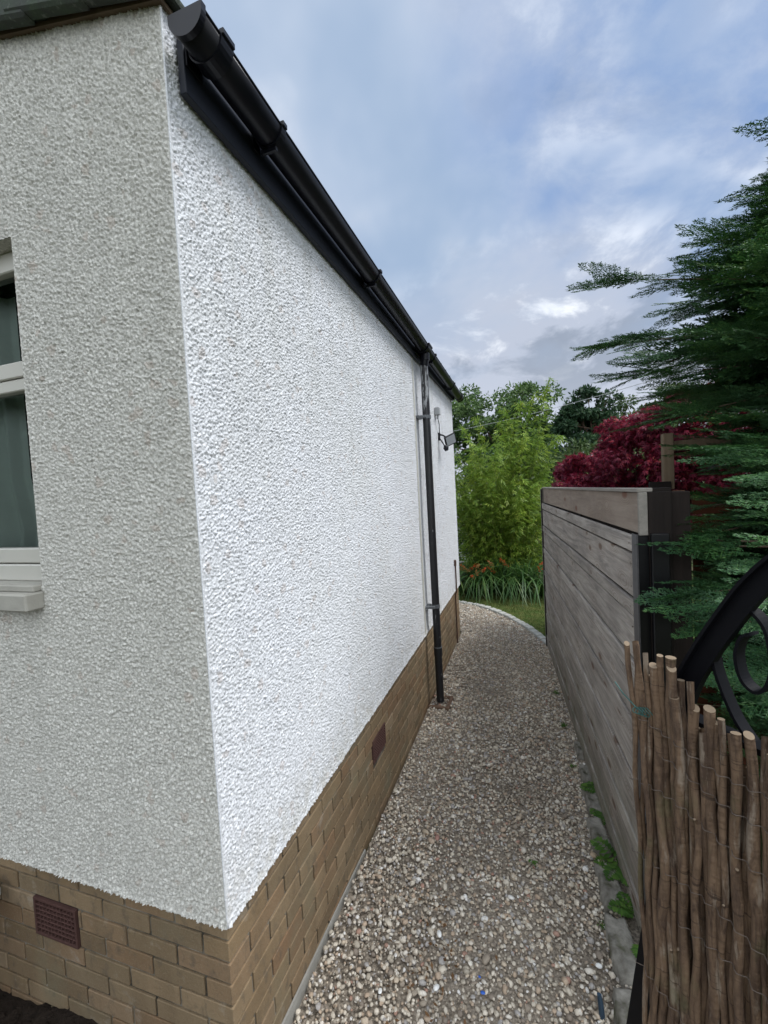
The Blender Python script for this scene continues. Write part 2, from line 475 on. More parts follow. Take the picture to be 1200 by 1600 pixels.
class MB:
    def __init__(s): s.v = []; s.f = []; s.mi = []; s.sm = []

    def add(s, v, f, mi=0, sm=False):
        n = len(s.v); s.v += [tuple(x) for x in v]
        s.f += [tuple(i + n for i in q) for q in f]
        s.mi += [mi] * len(f); s.sm += [sm] * len(f)
        return s

    def box(s, a, b, ch=0.0, mat=None, mi=0):
        """axis box a..b, all edges chamfered by ch; mat = optional Matrix"""
        a = Vector(a); b = Vector(b); c = (a + b) / 2; h = (b - a) / 2
        if ch <= 0:
            v = [Vector((x, y, z)) for z in (-1, 1) for y in (-1, 1) for x in (-1, 1)]
            v = [Vector((p.x * h.x, p.y * h.y, p.z * h.z)) + c for p in v]
            f = [(0, 2, 3, 1), (4, 5, 7, 6), (0, 1, 5, 4), (2, 6, 7, 3), (0, 4, 6, 2), (1, 3, 7, 5)]
        else:
            v = []; idx = {}
            for sx in (-1, 1):
                for sy in (-1, 1):
                    for sz in (-1, 1):
                        for ax in range(3):
                            p = [sx * (h.x - ch), sy * (h.y - ch), sz * (h.z - ch)]
                            p[ax] = (sx, sy, sz)[ax] * (h.x, h.y, h.z)[ax]
                            idx[(sx, sy, sz, ax)] = len(v); v.append(Vector(p) + c)
            f = []
            def S3(ax, sg, o1, o2):
                k = [0, 0, 0]; k[ax] = sg; k[(ax + 1) % 3] = o1; k[(ax + 2) % 3] = o2; return tuple(k)
            for ax in range(3):
                for sg in (-1, 1):
                    q = [idx[(*S3(ax, sg, o1, o2), ax)] for o1, o2 in ((-1, -1), (1, -1), (1, 1), (-1, 1))]
                    f.append(tuple(q if sg > 0 else q[::-1]))
            for ax in range(3):      # edges along axis ax
                b1, b2 = (ax + 1) % 3, (ax + 2) % 3
                for s1 in (-1, 1):
                    for s2 in (-1, 1):
                        k0 = S3(ax, -1, s1, s2); k1 = S3(ax, 1, s1, s2)
                        q = [idx[(*k0, b1)], idx[(*k1, b1)], idx[(*k1, b2)], idx[(*k0, b2)]]
                        f.append(tuple(q if s1 * s2 > 0 else q[::-1]))
            for sx in (-1, 1):
                for sy in (-1, 1):
                    for sz in (-1, 1):
                        q = [idx[(sx, sy, sz, i)] for i in range(3)]
                        f.append(tuple(q if sx * sy * sz > 0 else q[::-1]))
        if mat is not None: v = [mat @ p for p in v]
        return s.add(v, f, mi)

    def tube(s, P, R, n=10, cap=True, mi=0, mic=None, tilt=0.0):
        P = [Vector(p) for p in P]
        if not isinstance(R, (list, tuple)): R = [R] * len(P)
        v = []; T = None; U = None
        for i, p in enumerate(P):
            d = (P[min(i + 1, len(P) - 1)] - P[max(i - 1, 0)]).normalized()
            if U is None:
                a = Vector((0, 0, 1)) if abs(d.z) < .9 else Vector((1, 0, 0))
                U = a.cross(d).normalized()
            else: U = (U - d * U.dot(d)).normalized()
            W = d.cross(U)
            for k in range(n):
                t = 2 * PI * k / n
                q = p + (U * math.cos(t) + W * math.sin(t)) * R[i]
                if tilt and i == len(P) - 1: q += d * math.cos(t) * tilt
                v.append(q)
        f = []
        for i in range(len(P) - 1):
            for k in range(n):
                a = i * n + k; b = i * n + (k + 1) % n
                f.append((a, b, b + n, a + n))
        s.add(v, f, mi, True)
        if cap:
            m0 = mi if mic is None else mic
            s.add(v[:n], [tuple(range(n))[::-1]], m0); s.add(v[-n:], [tuple(range(n))], m0)
        return s

    def sweep(s, P, sec, frame, mi=0, cap=True, sm=False):
        """sweep section points (a,b) along P; frame(i)->(A,B) unit vectors"""
        v = []; n = len(sec)
        for i, p in enumerate(P):
            A, B = frame(i)
            for a, b in sec: v.append(Vector(p) + A * a + B * b)
        f = []
        for i in range(len(P) - 1):
            for k in range(n):
                a = i * n + k; b = i * n + (k + 1) % n
                f.append((a, b, b + n, a + n))
        if cap:
            f.append(tuple(range(n))[::-1]); f.append(tuple(range(len(v) - n, len(v))))
        return s.add(v, f, mi, sm)

    def build(s, name, mat, parent=None):
        me = bpy.data.meshes.new(name); me.from_pydata([tuple(x) for x in s.v], [], s.f)
        me.polygons.foreach_set('material_index', s.mi)
        me.polygons.foreach_set('use_smooth', s.sm)
        me.update()
        return link(name, me, mat, parent)


def tag(o, label=None, cat=None, group=None, kind=None):
    if label: o['label'] = label
    if cat: o['category'] = cat
    if group: o['group'] = group
    if kind: o['kind'] = kind
    return o


def empty(name, loc, label, cat, group=None):
    o = bpy.data.objects.new(name, None); C.objects.link(o); o.location = loc
    o.empty_display_size = .2
    return tag(o, label, cat, group)


def rotz(a): return Matrix.Rotation(a, 4, 'Z')


# ------------------------------------------------------------------ the ground
def sheet(name, pts, z, mat, kind='structure'):
    me = bpy.data.meshes.new(name); me.from_pydata([(x, y, z) for x, y in pts], [], [tuple(range(len(pts)))])
    o = link(name, me, mat); o['kind'] = kind
    return o


sheet('ground', [(-250, -250), (250, -250), (250, 250), (-250, 250)], -.030, 'ground')
FA = -.0648                                  # fence heading


def fpt(t, off=0, z=0):                      # point along the fence face; off > 0 is behind it
    return Vector((1.4322 + math.sin(FA) * t + math.cos(FA) * off, math.cos(FA) * t - math.sin(FA) * off, z))


arc = [(1.165, 4.72), (1.02, 5.12), (.85, 5.50), (.62, 5.90), (.33, 6.27), (.03, 6.52), (-.28, 6.68), (-.65, 6.80), (-1.1, 6.86), (-1.7, 6.86), (-2.4, 6.8)]


def arc_pts(step):
    P = [Vector((x, y, 0)) for x, y in arc]; out = []; acc = 0
    for a, b in zip(P, P[1:]):
        l = (b - a).length; d = (b - a) / l
        while acc < l:
            out.append((a + d * acc, d)); acc += step
        acc -= l
    return out


path_poly = [(0.0, -2.2), (1.62, -2.2), (1.40, .5), (1.16, 4.72)] + arc[1:] + [(-2.4, 5.2), (-.02, 5.2)]
sheet('gravel_path', path_poly, -.012, 'bed')
sheet('lawn', [(1.165, 4.72)] + arc[1:] + [(-2.4, 9), (6, 9), (6, 4.2), (1.3, 4.2)], -.006, 'turf')
# soil bed by the gable: gently lumpy
gx, gy = np.meshgrid(np.linspace(-4.0, -.02, 110), np.linspace(-2.4, .03, 70), indexing='ij')
hh = .10 + .035 * np.sin(gx * 7 + gy * 3) * np.cos(gy * 6) + RNG.normal(0, .006, gx.shape) - .05 * np.clip((gx + .35) / .35, 0, 1)
hh = hh + .05 * np.clip((-gx - .6), 0, 1) * .8
hh = np.where(gx > -.12, -.01, hh)
idx = np.arange(gx.size).reshape(gx.shape)
F = np.stack([idx[:-1, :-1], idx[1:, :-1], idx[1:, 1:], idx[:-1, 1:]], -1).reshape(-1, 4)
o = npmesh('soil_bed', np.stack([gx, gy, hh], -1).reshape(-1, 3), F, 'soil', None, True); o['kind'] = 'structure'

# ------------------------------------------------------------------ house
house = empty('house', (-3.2, 2.5, 0), 'white roughcast bungalow with buff brick base and black gutter beside the gravel path', 'house')
ZP, ZR = .71, 3.28
SL = .216                                    # verge slope


def ztop(x): return 3.50 + SL * (-x)


def bumps(U, Vv, cell, seed, sig=.42, reach=1):
    """random granule height field"""
    iu = np.floor(U / cell).astype(np.int64); iv = np.floor(Vv / cell).astype(np.int64)
    h = np.zeros(U.shape)
    for du in range(-reach, reach + 1):
        for dv in range(-reach, reach + 1):
            a = iu + du; b = iv + dv
            k = (a * 73856093 ^ b * 19349663 ^ seed * 83492791) & 0x7fffffff
            k = (k * 1103515245 + 12345) & 0x7fffffff; r1 = (k % 10007) / 10007
            k = (k * 1103515245 + 12345) & 0x7fffffff; r2_ = (k % 10009) / 10009
            k = (k * 1103515245 + 12345) & 0x7fffffff; r3 = (k % 10037) / 10037
            k = (k * 1103515245 + 12345) & 0x7fffffff; r4 = (k % 10039) / 10039
            dx = (U - (a + r1) * cell) / cell; dy = (Vv - (b + r2_) * cell) / cell
            th = r4 * PI; cx = dx * np.cos(th) + dy * np.sin(th); cy = -dx * np.sin(th) + dy * np.cos(th)
            g = np.exp(-(cx * cx / (2 * (sig * 1.35) ** 2) + cy * cy / (2 * (sig * .65) ** 2)))
            h = np.maximum(h, g * (.35 + .65 * r3))
    return h


def grow(a, b, s0, s1):
    """coordinates from a to b, spacing growing from s0 to s1"""
    out = [a]; L_ = abs(b - a); sg = 1 if b > a else -1
    while abs(out[-1] - a) < L_:
        t = abs(out[-1] - a) / L_
        out.append(out[-1] + sg * (s0 + (s1 - s0) * t))
    out[-1] = b
    return np.array(out)


# side wall (x = 0 plane)
ys = grow(0, 5.02, .0027, .0115)
zs = np.linspace(ZP, 3.50, 900)
U, V_ = np.meshgrid(ys, zs, indexing='ij')
h = bumps(U, V_, .0100, 3, .30) * .0078 + bumps(U, V_, .0062, 5, .30) * .0050
edge = np.clip(np.minimum(U, 5.02 - U) / .012, 0, 1)
bell = np.exp(-(V_ - ZP) / .02) * .006       # bell cast at the foot
X = (h - .003) * edge + bell + .0016 * np.sin(U * 2.3 + 1) * np.sin(V_ * 3.1)* edge
Zj = V_ + np.where(V_ < ZP + .004, -h * .3, 0)
idx = np.arange(U.size).reshape(U.shape)
F = np.stack([idx[:-1, :-1], idx[1:, :-1], idx[1:, 1:], idx[:-1, 1:]], -1).reshape(-1, 4)
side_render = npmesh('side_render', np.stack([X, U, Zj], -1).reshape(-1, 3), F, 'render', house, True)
side_render['label'] = 'bright white rendered side wall'
# underside lip of the render
lip = MB()
lip.add([(.004, 0, ZP - .001), (.004, 5.02, ZP - .001), (-.03, 5.02, ZP - .001), (-.03, 0, ZP - .001)], [(0, 1, 2, 3)])
lip.add([(0, -.004, ZP - .001), (-6.4, -.004, ZP - .001), (-6.4, .03, ZP - .001), (0, .03, ZP - .001)], [(0, 1, 2, 3)])
lip.build('render_drip', 'render', house)
# gable (y = 0 plane)
WX0, WX1, WZ0, WZ1 = -2.0, -.705, 1.800, 3.010
xs = -grow(0, 1.6, .0029, .0055)
k = np.argmin(abs(xs - WX1)); xs[k] = WX1
zs = np.linspace(ZP, 3.88, 1020)
for zc_ in (WZ0, WZ1): zs[np.argmin(abs(zs - zc_))] = zc_
U, V_ = np.meshgrid(xs, zs, indexing='ij')
h = bumps(-U, V_, .0108, 9, .30) * .0088 + bumps(-U, V_, .0065, 15, .30) * .0055
edge = np.clip(-U / .012, 0, 1)
edge = edge * np.where((V_ > WZ0 - .01) & (V_ < WZ1 + .01), np.clip(abs(U - WX1) / .012, .25, 1), 1)
bell = np.exp(-(V_ - ZP) / .02) * .006
Y_ = -((h - .003) * edge + bell)
Zj = np.minimum(V_ + np.where(V_ < ZP + .004, -h * .3, 0), ztop(U) + .003)
idx = np.arange(U.size).reshape(U.shape)
F = np.stack([idx[:-1, :-1], idx[:-1, 1:], idx[1:, 1:], idx[1:, :-1]], -1).reshape(-1, 4)
cx_ = (U[:-1, :-1] + U[1:, 1:]).ravel() / 2; cz_ = (V_[:-1, :-1] + V_[1:, 1:]).ravel() / 2
keep = ~((cx_ < WX1) & (cz_ > WZ0) & (cz_ < WZ1)) & (cz_ < ztop(cx_) + .01)
V3 = np.stack([U + np.clip(h, 0, 1) * 0, Y_, Zj], -1).reshape(-1, 3)
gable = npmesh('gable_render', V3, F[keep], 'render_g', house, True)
gable['label'] = 'greyer rendered gable wall round the window'
g2 = MB()
for x0, x1, z0, z1 in ((-6.4, -1.6, ZP, WZ0), (-2.0 - 4.4, -2.0, WZ0, WZ1), (-6.4, -1.6, WZ1, 3.5)):
    g2.add([(x0, -.001, z0), (x1, -.001, z0), (x1, -.001, z1), (x0, -.001, z1)], [(0, 1, 2, 3)])
g2.add([(-6.4, -.001, 3.5), (-1.6, -.001, 3.5), (-1.6, -.001, ztop(-1.6)), (-3.2, -.001, ztop(-3.2)), (-6.4, -.001, 3.5)][:5], [(0, 1, 2, 3, 4)])
# far gable, back wall
g2.add([(0, 5.02, ZP), (-6.4, 5.02, ZP), (-6.4, 5.02, 3.5), (-3.2, 5.02, ztop(-3.2)), (0, 5.02, 3.5)], [(0, 1, 2, 3, 4)])
g2.add([(-6.4, 0, 0), (-6.4, 5.02, 0), (-6.4, 5.02, 3.5), (-6.4, 0, 3.5)], [(0, 3, 2, 1)])
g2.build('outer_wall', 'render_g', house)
# corner bead
cb_ = MB(); cb_.tube([(-.001, .001, ZP), (-.001, .001, 3.49)], .0032, 8)
cb_.build('corner_bead', 'render', house)
# reveals
rv = MB()
rv.add([(WX1, 0, WZ0), (WX1, .12, WZ0), (WX1, .12, WZ1), (WX1, 0, WZ1)], [(0, 1, 2, 3)])
rv.add([(WX0, 0, WZ1), (WX1, 0, WZ1), (WX1, .12, WZ1), (WX0, .12, WZ1)], [(0, 1, 2, 3)])
rv.add([(WX0, 0, WZ0), (WX0, .12, WZ0), (WX0, .12, WZ1), (WX0, 0, WZ1)], [(3, 2, 1, 0)])
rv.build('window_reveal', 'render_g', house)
# brick base
bk = MB()


def brick_run(z0, z1, k, along, a0, a1, proud=0.0):
    r = random.uniform
    d = r(-.0015, .0015)
    if along == 'y': bk.box((-.11, a0, z0), (-.020 + d, a1, z1), .0022)
    else: bk.box((a0, .020 + d, z0), (a1, .11, z1), .0022)


for k in range(11):
    z1 = ZP - .004 - .075 * k; z0 = z1 - .065
    if z1 < -.06: break
    odd = k % 2
    # corner brick
    if odd: bk.box((-.122, .020, z0), (-.020, .235, z1), .0022); yy = .245; xx = -.132
    else: bk.box((-.235, .020, z0), (-.020, .122, z1), .0022); yy = .132; xx = -.245
    vent_k = k in (3, 4)
    while yy < 5.0:
        e = min(yy + .215, 5.0)
        if vent_k and e > 1.375 and yy < 1.605:
            if yy < 1.365: brick_run(z0, z1, k, 'y', yy, 1.365)
            if e > 1.615: brick_run(z0, z1, k, 'y', 1.615, e)
        elif e - yy > .02: brick_run(z0, z1, k, 'y', yy, e)
        yy += .225
    lv = k in (2, 3)
    while xx > -6.3:
        e = max(xx - .215, -6.3)
        if lv and xx > -.945 and e < -.705:
            if xx > -.705: brick_run(z0, z1, k, 'x', -.705, xx)
            if e < -.945: brick_run(z0, z1, k, 'x', e, -.945)
        elif xx - e > .02: brick_run(z0, z1, k, 'x', e, xx)
        xx -= .225
bk.build('brick_base', 'brick', house)
mo = MB()
mo.box((-.10, .0270, -.1), (-.0270, 5.0, ZP - .003)); mo.box((-6.3, .0270, -.1), (-.1005, .10, ZP - .0035))
mo.build('mortar_joints', 'mortar', house)
ft = MB()
ft.add([(-.018, -.0, -.04), (-.006, -.0, -.04), (-.010, -.0, .062), (-.018, .0, .062), (-.018, 1.15, -.04), (-.006, 1.15, -.04), (-.010, 1.15, .008), (-.018, 1.15, .008)],
       [(0, 1, 2, 3), (4, 7, 6, 5), (1, 5, 6, 2), (3, 2, 6, 7)])
ft.box((-6.3, .006, -.04), (-.019, .05, .05), .004)
ft.build('footing', 'concrete', house)


def air_vent(cx, cy, cz, wv, hv, along):
    v = MB(); t = .010; d0, d1 = -.004, .020
    def bx(u0, u1, w0, w1, a, b):
        if along == 'y': v.box((-.020 - b + .004, cy + u0, cz + w0), (-.020 + .006 - a, cy + u1, cz + w1), .0008)
        else: v.box((cx + u0, .020 - .006 + a, cz + w0), (cx + u1, .020 + b - .004, cz + w1), .0008)
    W, H_ = wv / 2, hv / 2
    bx(-W, W, H_ - t, H_, 0, .02); bx(-W, W, -H_, -H_ + t, 0, .02)
    bx(-W, -W + t, -H_ + t, H_ - t, 0, .02); bx(W - t, W, -H_ + t, H_ - t, 0, .02)
    nx, nz = 11, 7
    for i in range(1, nx):
        u = -W + t + (wv - 2 * t) * i / nx; bx(u - .0016, u + .0016, -H_ + t, H_ - t, .003, .02)
    for j in range(1, nz):
        z = -H_ + t + (hv - 2 * t) * j / nz; bx(-W + t, W - t, z - .0022, z + .0022, .0015, .02)
    o = v.build('air_vent', 'terracotta', house)
    b = MB()
    if along == 'y': b.box((-.0269, cy - W, cz - H_), (-.0255, cy + W, cz + H_))
    else: b.box((cx - W, .0255, cz - H_), (cx + W, .0269, cz + H_))
    b.build('vent_void', 'dark', o).location = (0, 0, 0)
    return o


air_vent(0, 1.49, .4435, .24, .143, 'y')['label'] = 'terracotta air vent in the side wall brickwork'
air_vent(-.825, 0, .4845, .228, .150, 'x')['label'] = 'terracotta air vent below the gable window'

# window
wn = MB()
D0, D1 = .055, .115
def wbar(x0, x1, z0, z1, d0, d1, ch=.004): wn.box((x0, d0, z0), (x1, d1, z1), ch)
wbar(WX0, WX1, WZ0 + .0, WZ0 + .062, .040, D1); wbar(WX0 + .0, WX1 - .03, WZ0 + .066, WZ0 + .122, D0 - .004, D1 - .005)
wbar(WX0, WX1, WZ1 - .07, WZ1, D0, D1)
wbar(WX1 - .06, WX1, WZ0 + .062, WZ1 - .07, D0, D1); wbar(WX0, WX0 + .06, WZ0 + .062, WZ1 - .07, D0, D1)
wbar(WX0 + .06, WX1 - .06, 2.555, 2.612, D0 - .008, D1 - .01); wbar(WX0 + .06, WX1 - .06, 2.508, 2.552, D0 - .002, D1 - .012)
wf = wn.build('window_frame', 'upvc_white', house)
for z0, z1 in ((WZ0 + .122, 2.508), (2.612, WZ1 - .07)):
    p = MB(); p.add([(WX0 + .06, .085, z0), (WX1 - .06, .085, z0), (WX1 - .06, .085, z1), (WX0 + .06, .085, z1)], [(0, 1, 2, 3)])
    p.build('pane', 'glass', wf)
sl = MB(); sl.box((WX0 - .03, -.062, 1.712), (WX1 + .004, .06, 1.775), .006); sl.box((WX0 - .0, -.03, 1.7755), (WX1 - .002, .06, 1.7995), .004)
sl.build('window_sill', 'sill', house)
cu = MB()                                   # net curtain with folds
v = []; nf = 80
for i in range(nf + 1):
    x = -2.3 + (1.27) * i / nf
    y = .19 + .018 * math.sin(i * .9) + .008 * math.sin(i * 2.3)
    sweepx = 0
    v += [(x, y, 2.95), (x + .0, y, 2.2), (x + .05 * (i / nf), y, 1.98), (x + .01, y + .01, 1.90)]
f = []
for i in range(nf):
    for j in range(3): f.append((i * 4 + j, i * 4 + 4 + j, i * 4 + 5 + j, i * 4 + 1 + j))
cu.add(v, f, 0, True); cu.build('net_curtain', 'curtain', house)
rm = MB()                                   # dark room behind the window
rm.add([(-2.6, 2.2, 1.0), (-.2, 2.2, 1.0), (-.2, 2.2, 3.2), (-2.6, 2.2, 3.2), (-2.6, .13, 1.0), (-.2, .13, 1.0), (-.2, .13, 3.2), (-2.6, .13, 3.2)],
       [(0, 1, 2, 3), (4, 5, 1, 0), (7, 6, 2, 3), (4, 0, 3, 7), (5, 1, 2, 6)])
rm.build('room_lining', 'dark', house)

# fascia, soffit, gutter
fb = MB()
fb.box((.006, .046, 3.282), (.030, 5.0, 3.492), .002)
fb.build('fascia_board', 'fascia', house)
GX, GZ, GR = .096, 3.418, .055


def gsec(r, t=.004, n=14):
    o_ = [(-r * math.cos(PI * k / n), -r * math.sin(PI * k / n)) for k in range(n + 1)]
    i_ = [(-(r - t) * math.cos(PI * k / n), -(r - t) * math.sin(PI * k / n)) for k in range(n, -1, -1)]
    return o_ + i_


gt = MB()
A_, B_ = Vector((1, 0, 0)), Vector((0, 0, 1))
GY0, GY1 = -.014, 5.16
def gz(y): return GZ - .0135 * y
npt = 18
P = [(GX, GY0 + (GY1 - GY0) * i / npt, gz(GY0 + (GY1 - GY0) * i / npt)) for i in range(npt + 1)]
gt.sweep(P, gsec(GR), lambda i: (A_, B_), sm=True)
gut = gt.build('gutter', 'plastic_black', house)
# rolled front and back rims
rm_ = MB()
for sx in (-1, 1):
    rm_.tube([(GX + sx * (GR - .001), p[1], p[2] + .001) for p in P], .0045, 8)
rm_.build('gutter_rim', 'plastic_black', gut).location = (0, 0, 0)


def band(y, wv, r, name, tab=True, st=False):
    b = MB(); b.sweep([(GX, y - wv / 2, gz(y)), (GX, y + wv / 2, gz(y))], gsec(r, .005), lambda i: (A_, B_), sm=False)
    b.box((GX + r - .010, y - wv / 2, gz(y) - .004), (GX + r + .006, y + wv / 2, gz(y) + .014), .002)
    if tab: b.box((GX - r - .006, y - wv / 2 - .006, gz(y) - .055), (GX - r + .004, y + wv / 2 + .006, gz(y) + .03), .002)
    if st: b.box((GX - .04, y - .006, gz(y) - r - .012), (GX + .025, y + .006, gz(y) - r + .004), .001)
    o = b.build(name, 'plastic_black', gut); o.location = (0, 0, 0)
    return o


for y in (.40, 1.50, 3.18, 4.35): band(y, .028, GR + .006, 'gutter_bracket', True, True)
band(.085, .055, GR + .008, 'gutter_union', True)
band(5.02, .028, GR + .006, 'gutter_bracket')
for y, d in ((GY0, -1), (GY1, 1)):          # stop ends
    e = MB(); n = 16
    sec = [(-(GR + .004) * math.cos(PI * k / n), -(GR + .004) * math.sin(PI * k / n)) for k in range(n + 1)]
    sec[0] = (sec[0][0], .012); sec[-1] = (sec[-1][0], .012)
    e.sweep([(GX, y - .006, gz(y)), (GX, y + .012, gz(y))], sec, lambda i: (A_, B_))
    e.build('stop_end', 'plastic_black', gut).location = (0, 0, 0)
# outlet + downpipe
PY = 2.93
o_ = band(PY - .02, .14, GR + .009, 'gutter_outlet')
ot = MB(); ot.tube([(GX, PY, gz(PY) - .05), (GX, PY, gz(PY) - .115)], [.047, .044], 16)
ot.tube([(GX, PY, gz(PY) - .10), (.085, PY + .005, gz(PY) - .16)], [.040, .040], 16)
ot.build('outlet_spout', 'plastic_black', gut).location = (0, 0, 0)
dp = MB()
dp.tube([(.085, PY + .005, 3.235), (.084, PY + .006, 2.0), (.085, PY + .02, .02)], .036, 20)
pipe = dp.build('downpipe', 'pipe', house)
for z in (2.745, .955):
    c_ = MB(); c_.tube([(.085, PY + .01, z - .016), (.085, PY + .01, z + .016)], .0415, 20)
    c_.box((.0, PY - .075, z - .013), (.035, PY + .04, z + .013), .003); c_.box((.03, PY - .066, z - .012), (.09, PY - .036, z + .012), .003)
    c_.build('pipe_clip', 'clip', pipe).location = (0, 0, 0)
c_ = MB(); c_.tube([(.085, PY + .016, .475), (.085, PY + .016, .55)], .0405, 20); c_.build('pipe_socket', 'pipe', pipe).location = (0, 0, 0)
c_ = MB(); c_.tube([(.085, PY + .016, .551), (.085, PY + .016, .558)], .0407, 20); c_.build('pipe_collar', 'clip', pipe).location = (0, 0, 0)
gy_ = MB()
for a, b in (((-.01, PY - .10, -.03), (.19, PY - .07, .022)), ((-.01, PY + .12, -.03), (.19, PY + .15, .02)), ((.16, PY - .07, -.03), (.19, PY + .12, .024))):
    gy_.box(a, b, .006)
gy_.box((.0, PY - .07, -.03), (.16, PY + .12, -.004))
gy_.build('gully', simple('gully_brick', (.13, .085, .06), .9, .2, 0, 20, .4, 60, .5, .003), house)
# narrow pale vertical strip left of the pipe
vb = MB(); vb.box((-.002, PY - .135, ZP), (.0075, PY - .098, 3.27), .003); vb.build('pale_strip', 'upvc_white', house)
# roof
rf = MB()
n_c = 16
for side in (1, -1):
    for k in range(n_c):
        s0 = -.045 + k * .235
        if s0 > 3.45: break
        xa = -s0 if side == 1 else -6.4 + s0
        ang = math.atan(SL) * (1 if side == 1 else -1)
        ny = 17
        for j in range(ny):
            y0 = -.045 + j * .305
            mt = Matrix.Translation((xa, y0, ztop(max(-3.2, -s0) if s0 > 0 else -s0) + .036)) @ Matrix.Rotation(ang + side * .055, 4, 'Y')
            lo, hi = (-.29, 0) if side == 1 else (0, .29)
            rf.box((lo, random.uniform(-.002, .002), -.024), (hi + random.uniform(-.004, .004), .300, .004 + random.uniform(-.002, .002)), .006, mt)
            # roll
            P_ = [mt @ Vector((lo, .15, -.008)), mt @ Vector((hi, .15, -.008))]
            rf.tube(P_, .034, 12)
rf.build('roof_tiles', 'tile', house)
vt = MB()                                   # stepped verge tile edges
for k in range(14):
    s0 = .02 + k * .235
    mt = Matrix.Translation((-s0, 0, ztop(-s0) + .030)) @ Matrix.Rotation(math.atan(SL) + .045, 4, 'Y')
    vt.box((-.30, -.062 - .004 * (k % 2), -.040), (.03, -.020 - .004 * (k % 2), .105), .008, mt)
vt.build('verge_tiles', 'tile', house)
uc = MB()
for y0, y1 in ((-.014, .06), (.06, 5.05)):
    for sgn in (1, -1):
        x0, x1 = (.012, -3.2) if sgn == 1 else (-6.45, -3.2)
        za, zb = 3.50 + (-.011 if sgn == 1 else -.011), ztop(-3.2)
        t = .012 if y0 < 0 else .03
        uc.add([(x0, y0, za + .004), (x1, y0, zb + .004), (x1, y1, zb + .004), (x0, y1, za + .004), (x0, y0, za + .004 + t), (x1, y0, zb + .004 + t), (x1, y1, zb + .004 + t), (x0, y1, za + .004 + t)],
               [(0, 1, 2, 3), (7, 6, 5, 4), (0, 4, 5, 1), (2, 6, 7, 3), (1, 5, 6, 2), (0, 3, 7, 4)])
uc.build('undercloak_board', 'undercloak', house)
mf = MB(); nx_ = 60                          # mortar bedding under the verge tiles
v = []
for i in range(nx_ + 1):
    x = .03 - 3.2 * i / nx_
    v += [(x, -.012 + random.uniform(-.004, .004), ztop(x) + .002), (x, -.016 + random.uniform(-.004, .004), ztop(x) + .040)]
mf.add(v, [(2 * i, 2 * i + 1, 2 * i + 3, 2 * i + 2) for i in range(nx_)]); mf.build('verge_mortar', 'undercloak', house)

# things on the wall
fl = empty('floodlight', (0, 3.95, 2.60), 'small black LED floodlight on a swivel arm high on the white wall', 'floodlight')
Rm = Matrix.Translation((.125, 3.99, 2.635)) @ Matrix.Rotation(math.radians(-42), 4, 'Z') @ Matrix.Rotation(math.radians(14), 4, 'Y') @ Matrix.Rotation(math.radians(24), 4, 'X')
b = MB(); b.box((-.012, -.075, -.062), (.012, .075, .062), .004, Rm)
for i in range(6): b.box((-.022, -.06 + i * .022, -.05), (-.012, -.055 + i * .022, .05), 0, Rm)
b.build('lamp_housing', 'plastic_black', fl)
b = MB(); b.box((.0125, -.064, -.051), (.0145, .064, .051), .0008, Rm); b.build('lamp_glass', 'lampglass', fl)
b = MB(); b.box((.0, 3.90, 2.63), (.02, 3.95, 2.72), .004); b.tube([(.015, 3.925, 2.70), (.05, 3.94, 2.69), (.1, 3.965, 2.655)], .010, 8)
b.tube([(.015, 3.915, 2.66), (.05, 3.90, 2.60), (.075, 3.90, 2.56)], .007, 8)
b.build('bracket', 'plastic_black', fl)
b = MB(); b.tube([(.08, 3.90, 2.565), (.088, 3.897, 2.535), (.095, 3.895, 2.505)], [.018, .032, .020], 14); b.build('motion_sensor', 'plastic_black', fl)
jb = empty('junction_box', (0, 3.78, 2.89), 'small grey junction box above the floodlight on white wall', 'junction box')
b = MB(); b.box((.004, 3.745, 2.90), (.05, 3.83, 2.985), .006); b.build('box', 'grey_box', jb)
b = MB(); b.box((.05, 3.75, 2.905), (.056, 3.825, 2.98), .002); b.tube([(.03, 3.79, 2.90), (.03, 3.79, 2.86)], .012, 10); b.build('lid', 'grey_box', jb)
b = MB(); b.tube([(.03, 3.79, 2.862), (.034, 3.83, 2.80), (.02, 3.90, 2.74), (.018, 3.925, 2.69)], .0045, 8)
tag(b.build('power_cable', 'plastic_black', None), 'thin dark cable dropping from junction box to floodlight', 'cable')
b = MB(); b.tube([(.018, 4.60, 1.05), (.018, 4.60, .70), (.0, 4.60, .66), (.0, 4.60, -.01)], .010, 8); b.box((-.002, 4.585, 1.04), (.03, 4.615, 1.12), .003)
cd = b.build('wall_conduit', simple('brown_conduit', (.09, .05, .035), .6, .4, 0, 20, .3), None)
tag(cd, 'narrow brown conduit running down the brick near the far corner', 'conduit')
b = MB(); b.box((.0, -.28, .57), (.28, .0, .605), .006, Matrix.Translation((-1.335, -.02, 0)))
slab = b.build('step_cap', 'sill', None)
# a small brick pier with a pale coping beside the gable
slab_root = empty('garden_pier', (-1.2, -.14, 0), 'pale slab topping a reddish pier at the left edge by the brickwork', 'pier')
slab.parent = slab_root; slab.location = -slab_root.location; slab.name = 'coping_slab'
b = MB(); b.box((-1.325, -.29, -.02), (-1.20, -.06, .569), .006); b.build('pier_shaft', 'terracotta', slab_root)

# ------------------------------------------------------------------ timber fence along the path
fence = empty('timber_fence', tuple(fpt(2.6)), 'long weathered grey fence of horizontal boards along the gravel path', 'fence')
FR = Matrix.Translation((1.4322, 0, 0)) @ rotz(-FA)        # local: x = behind, y = along
FL, F0 = 4.70, .985


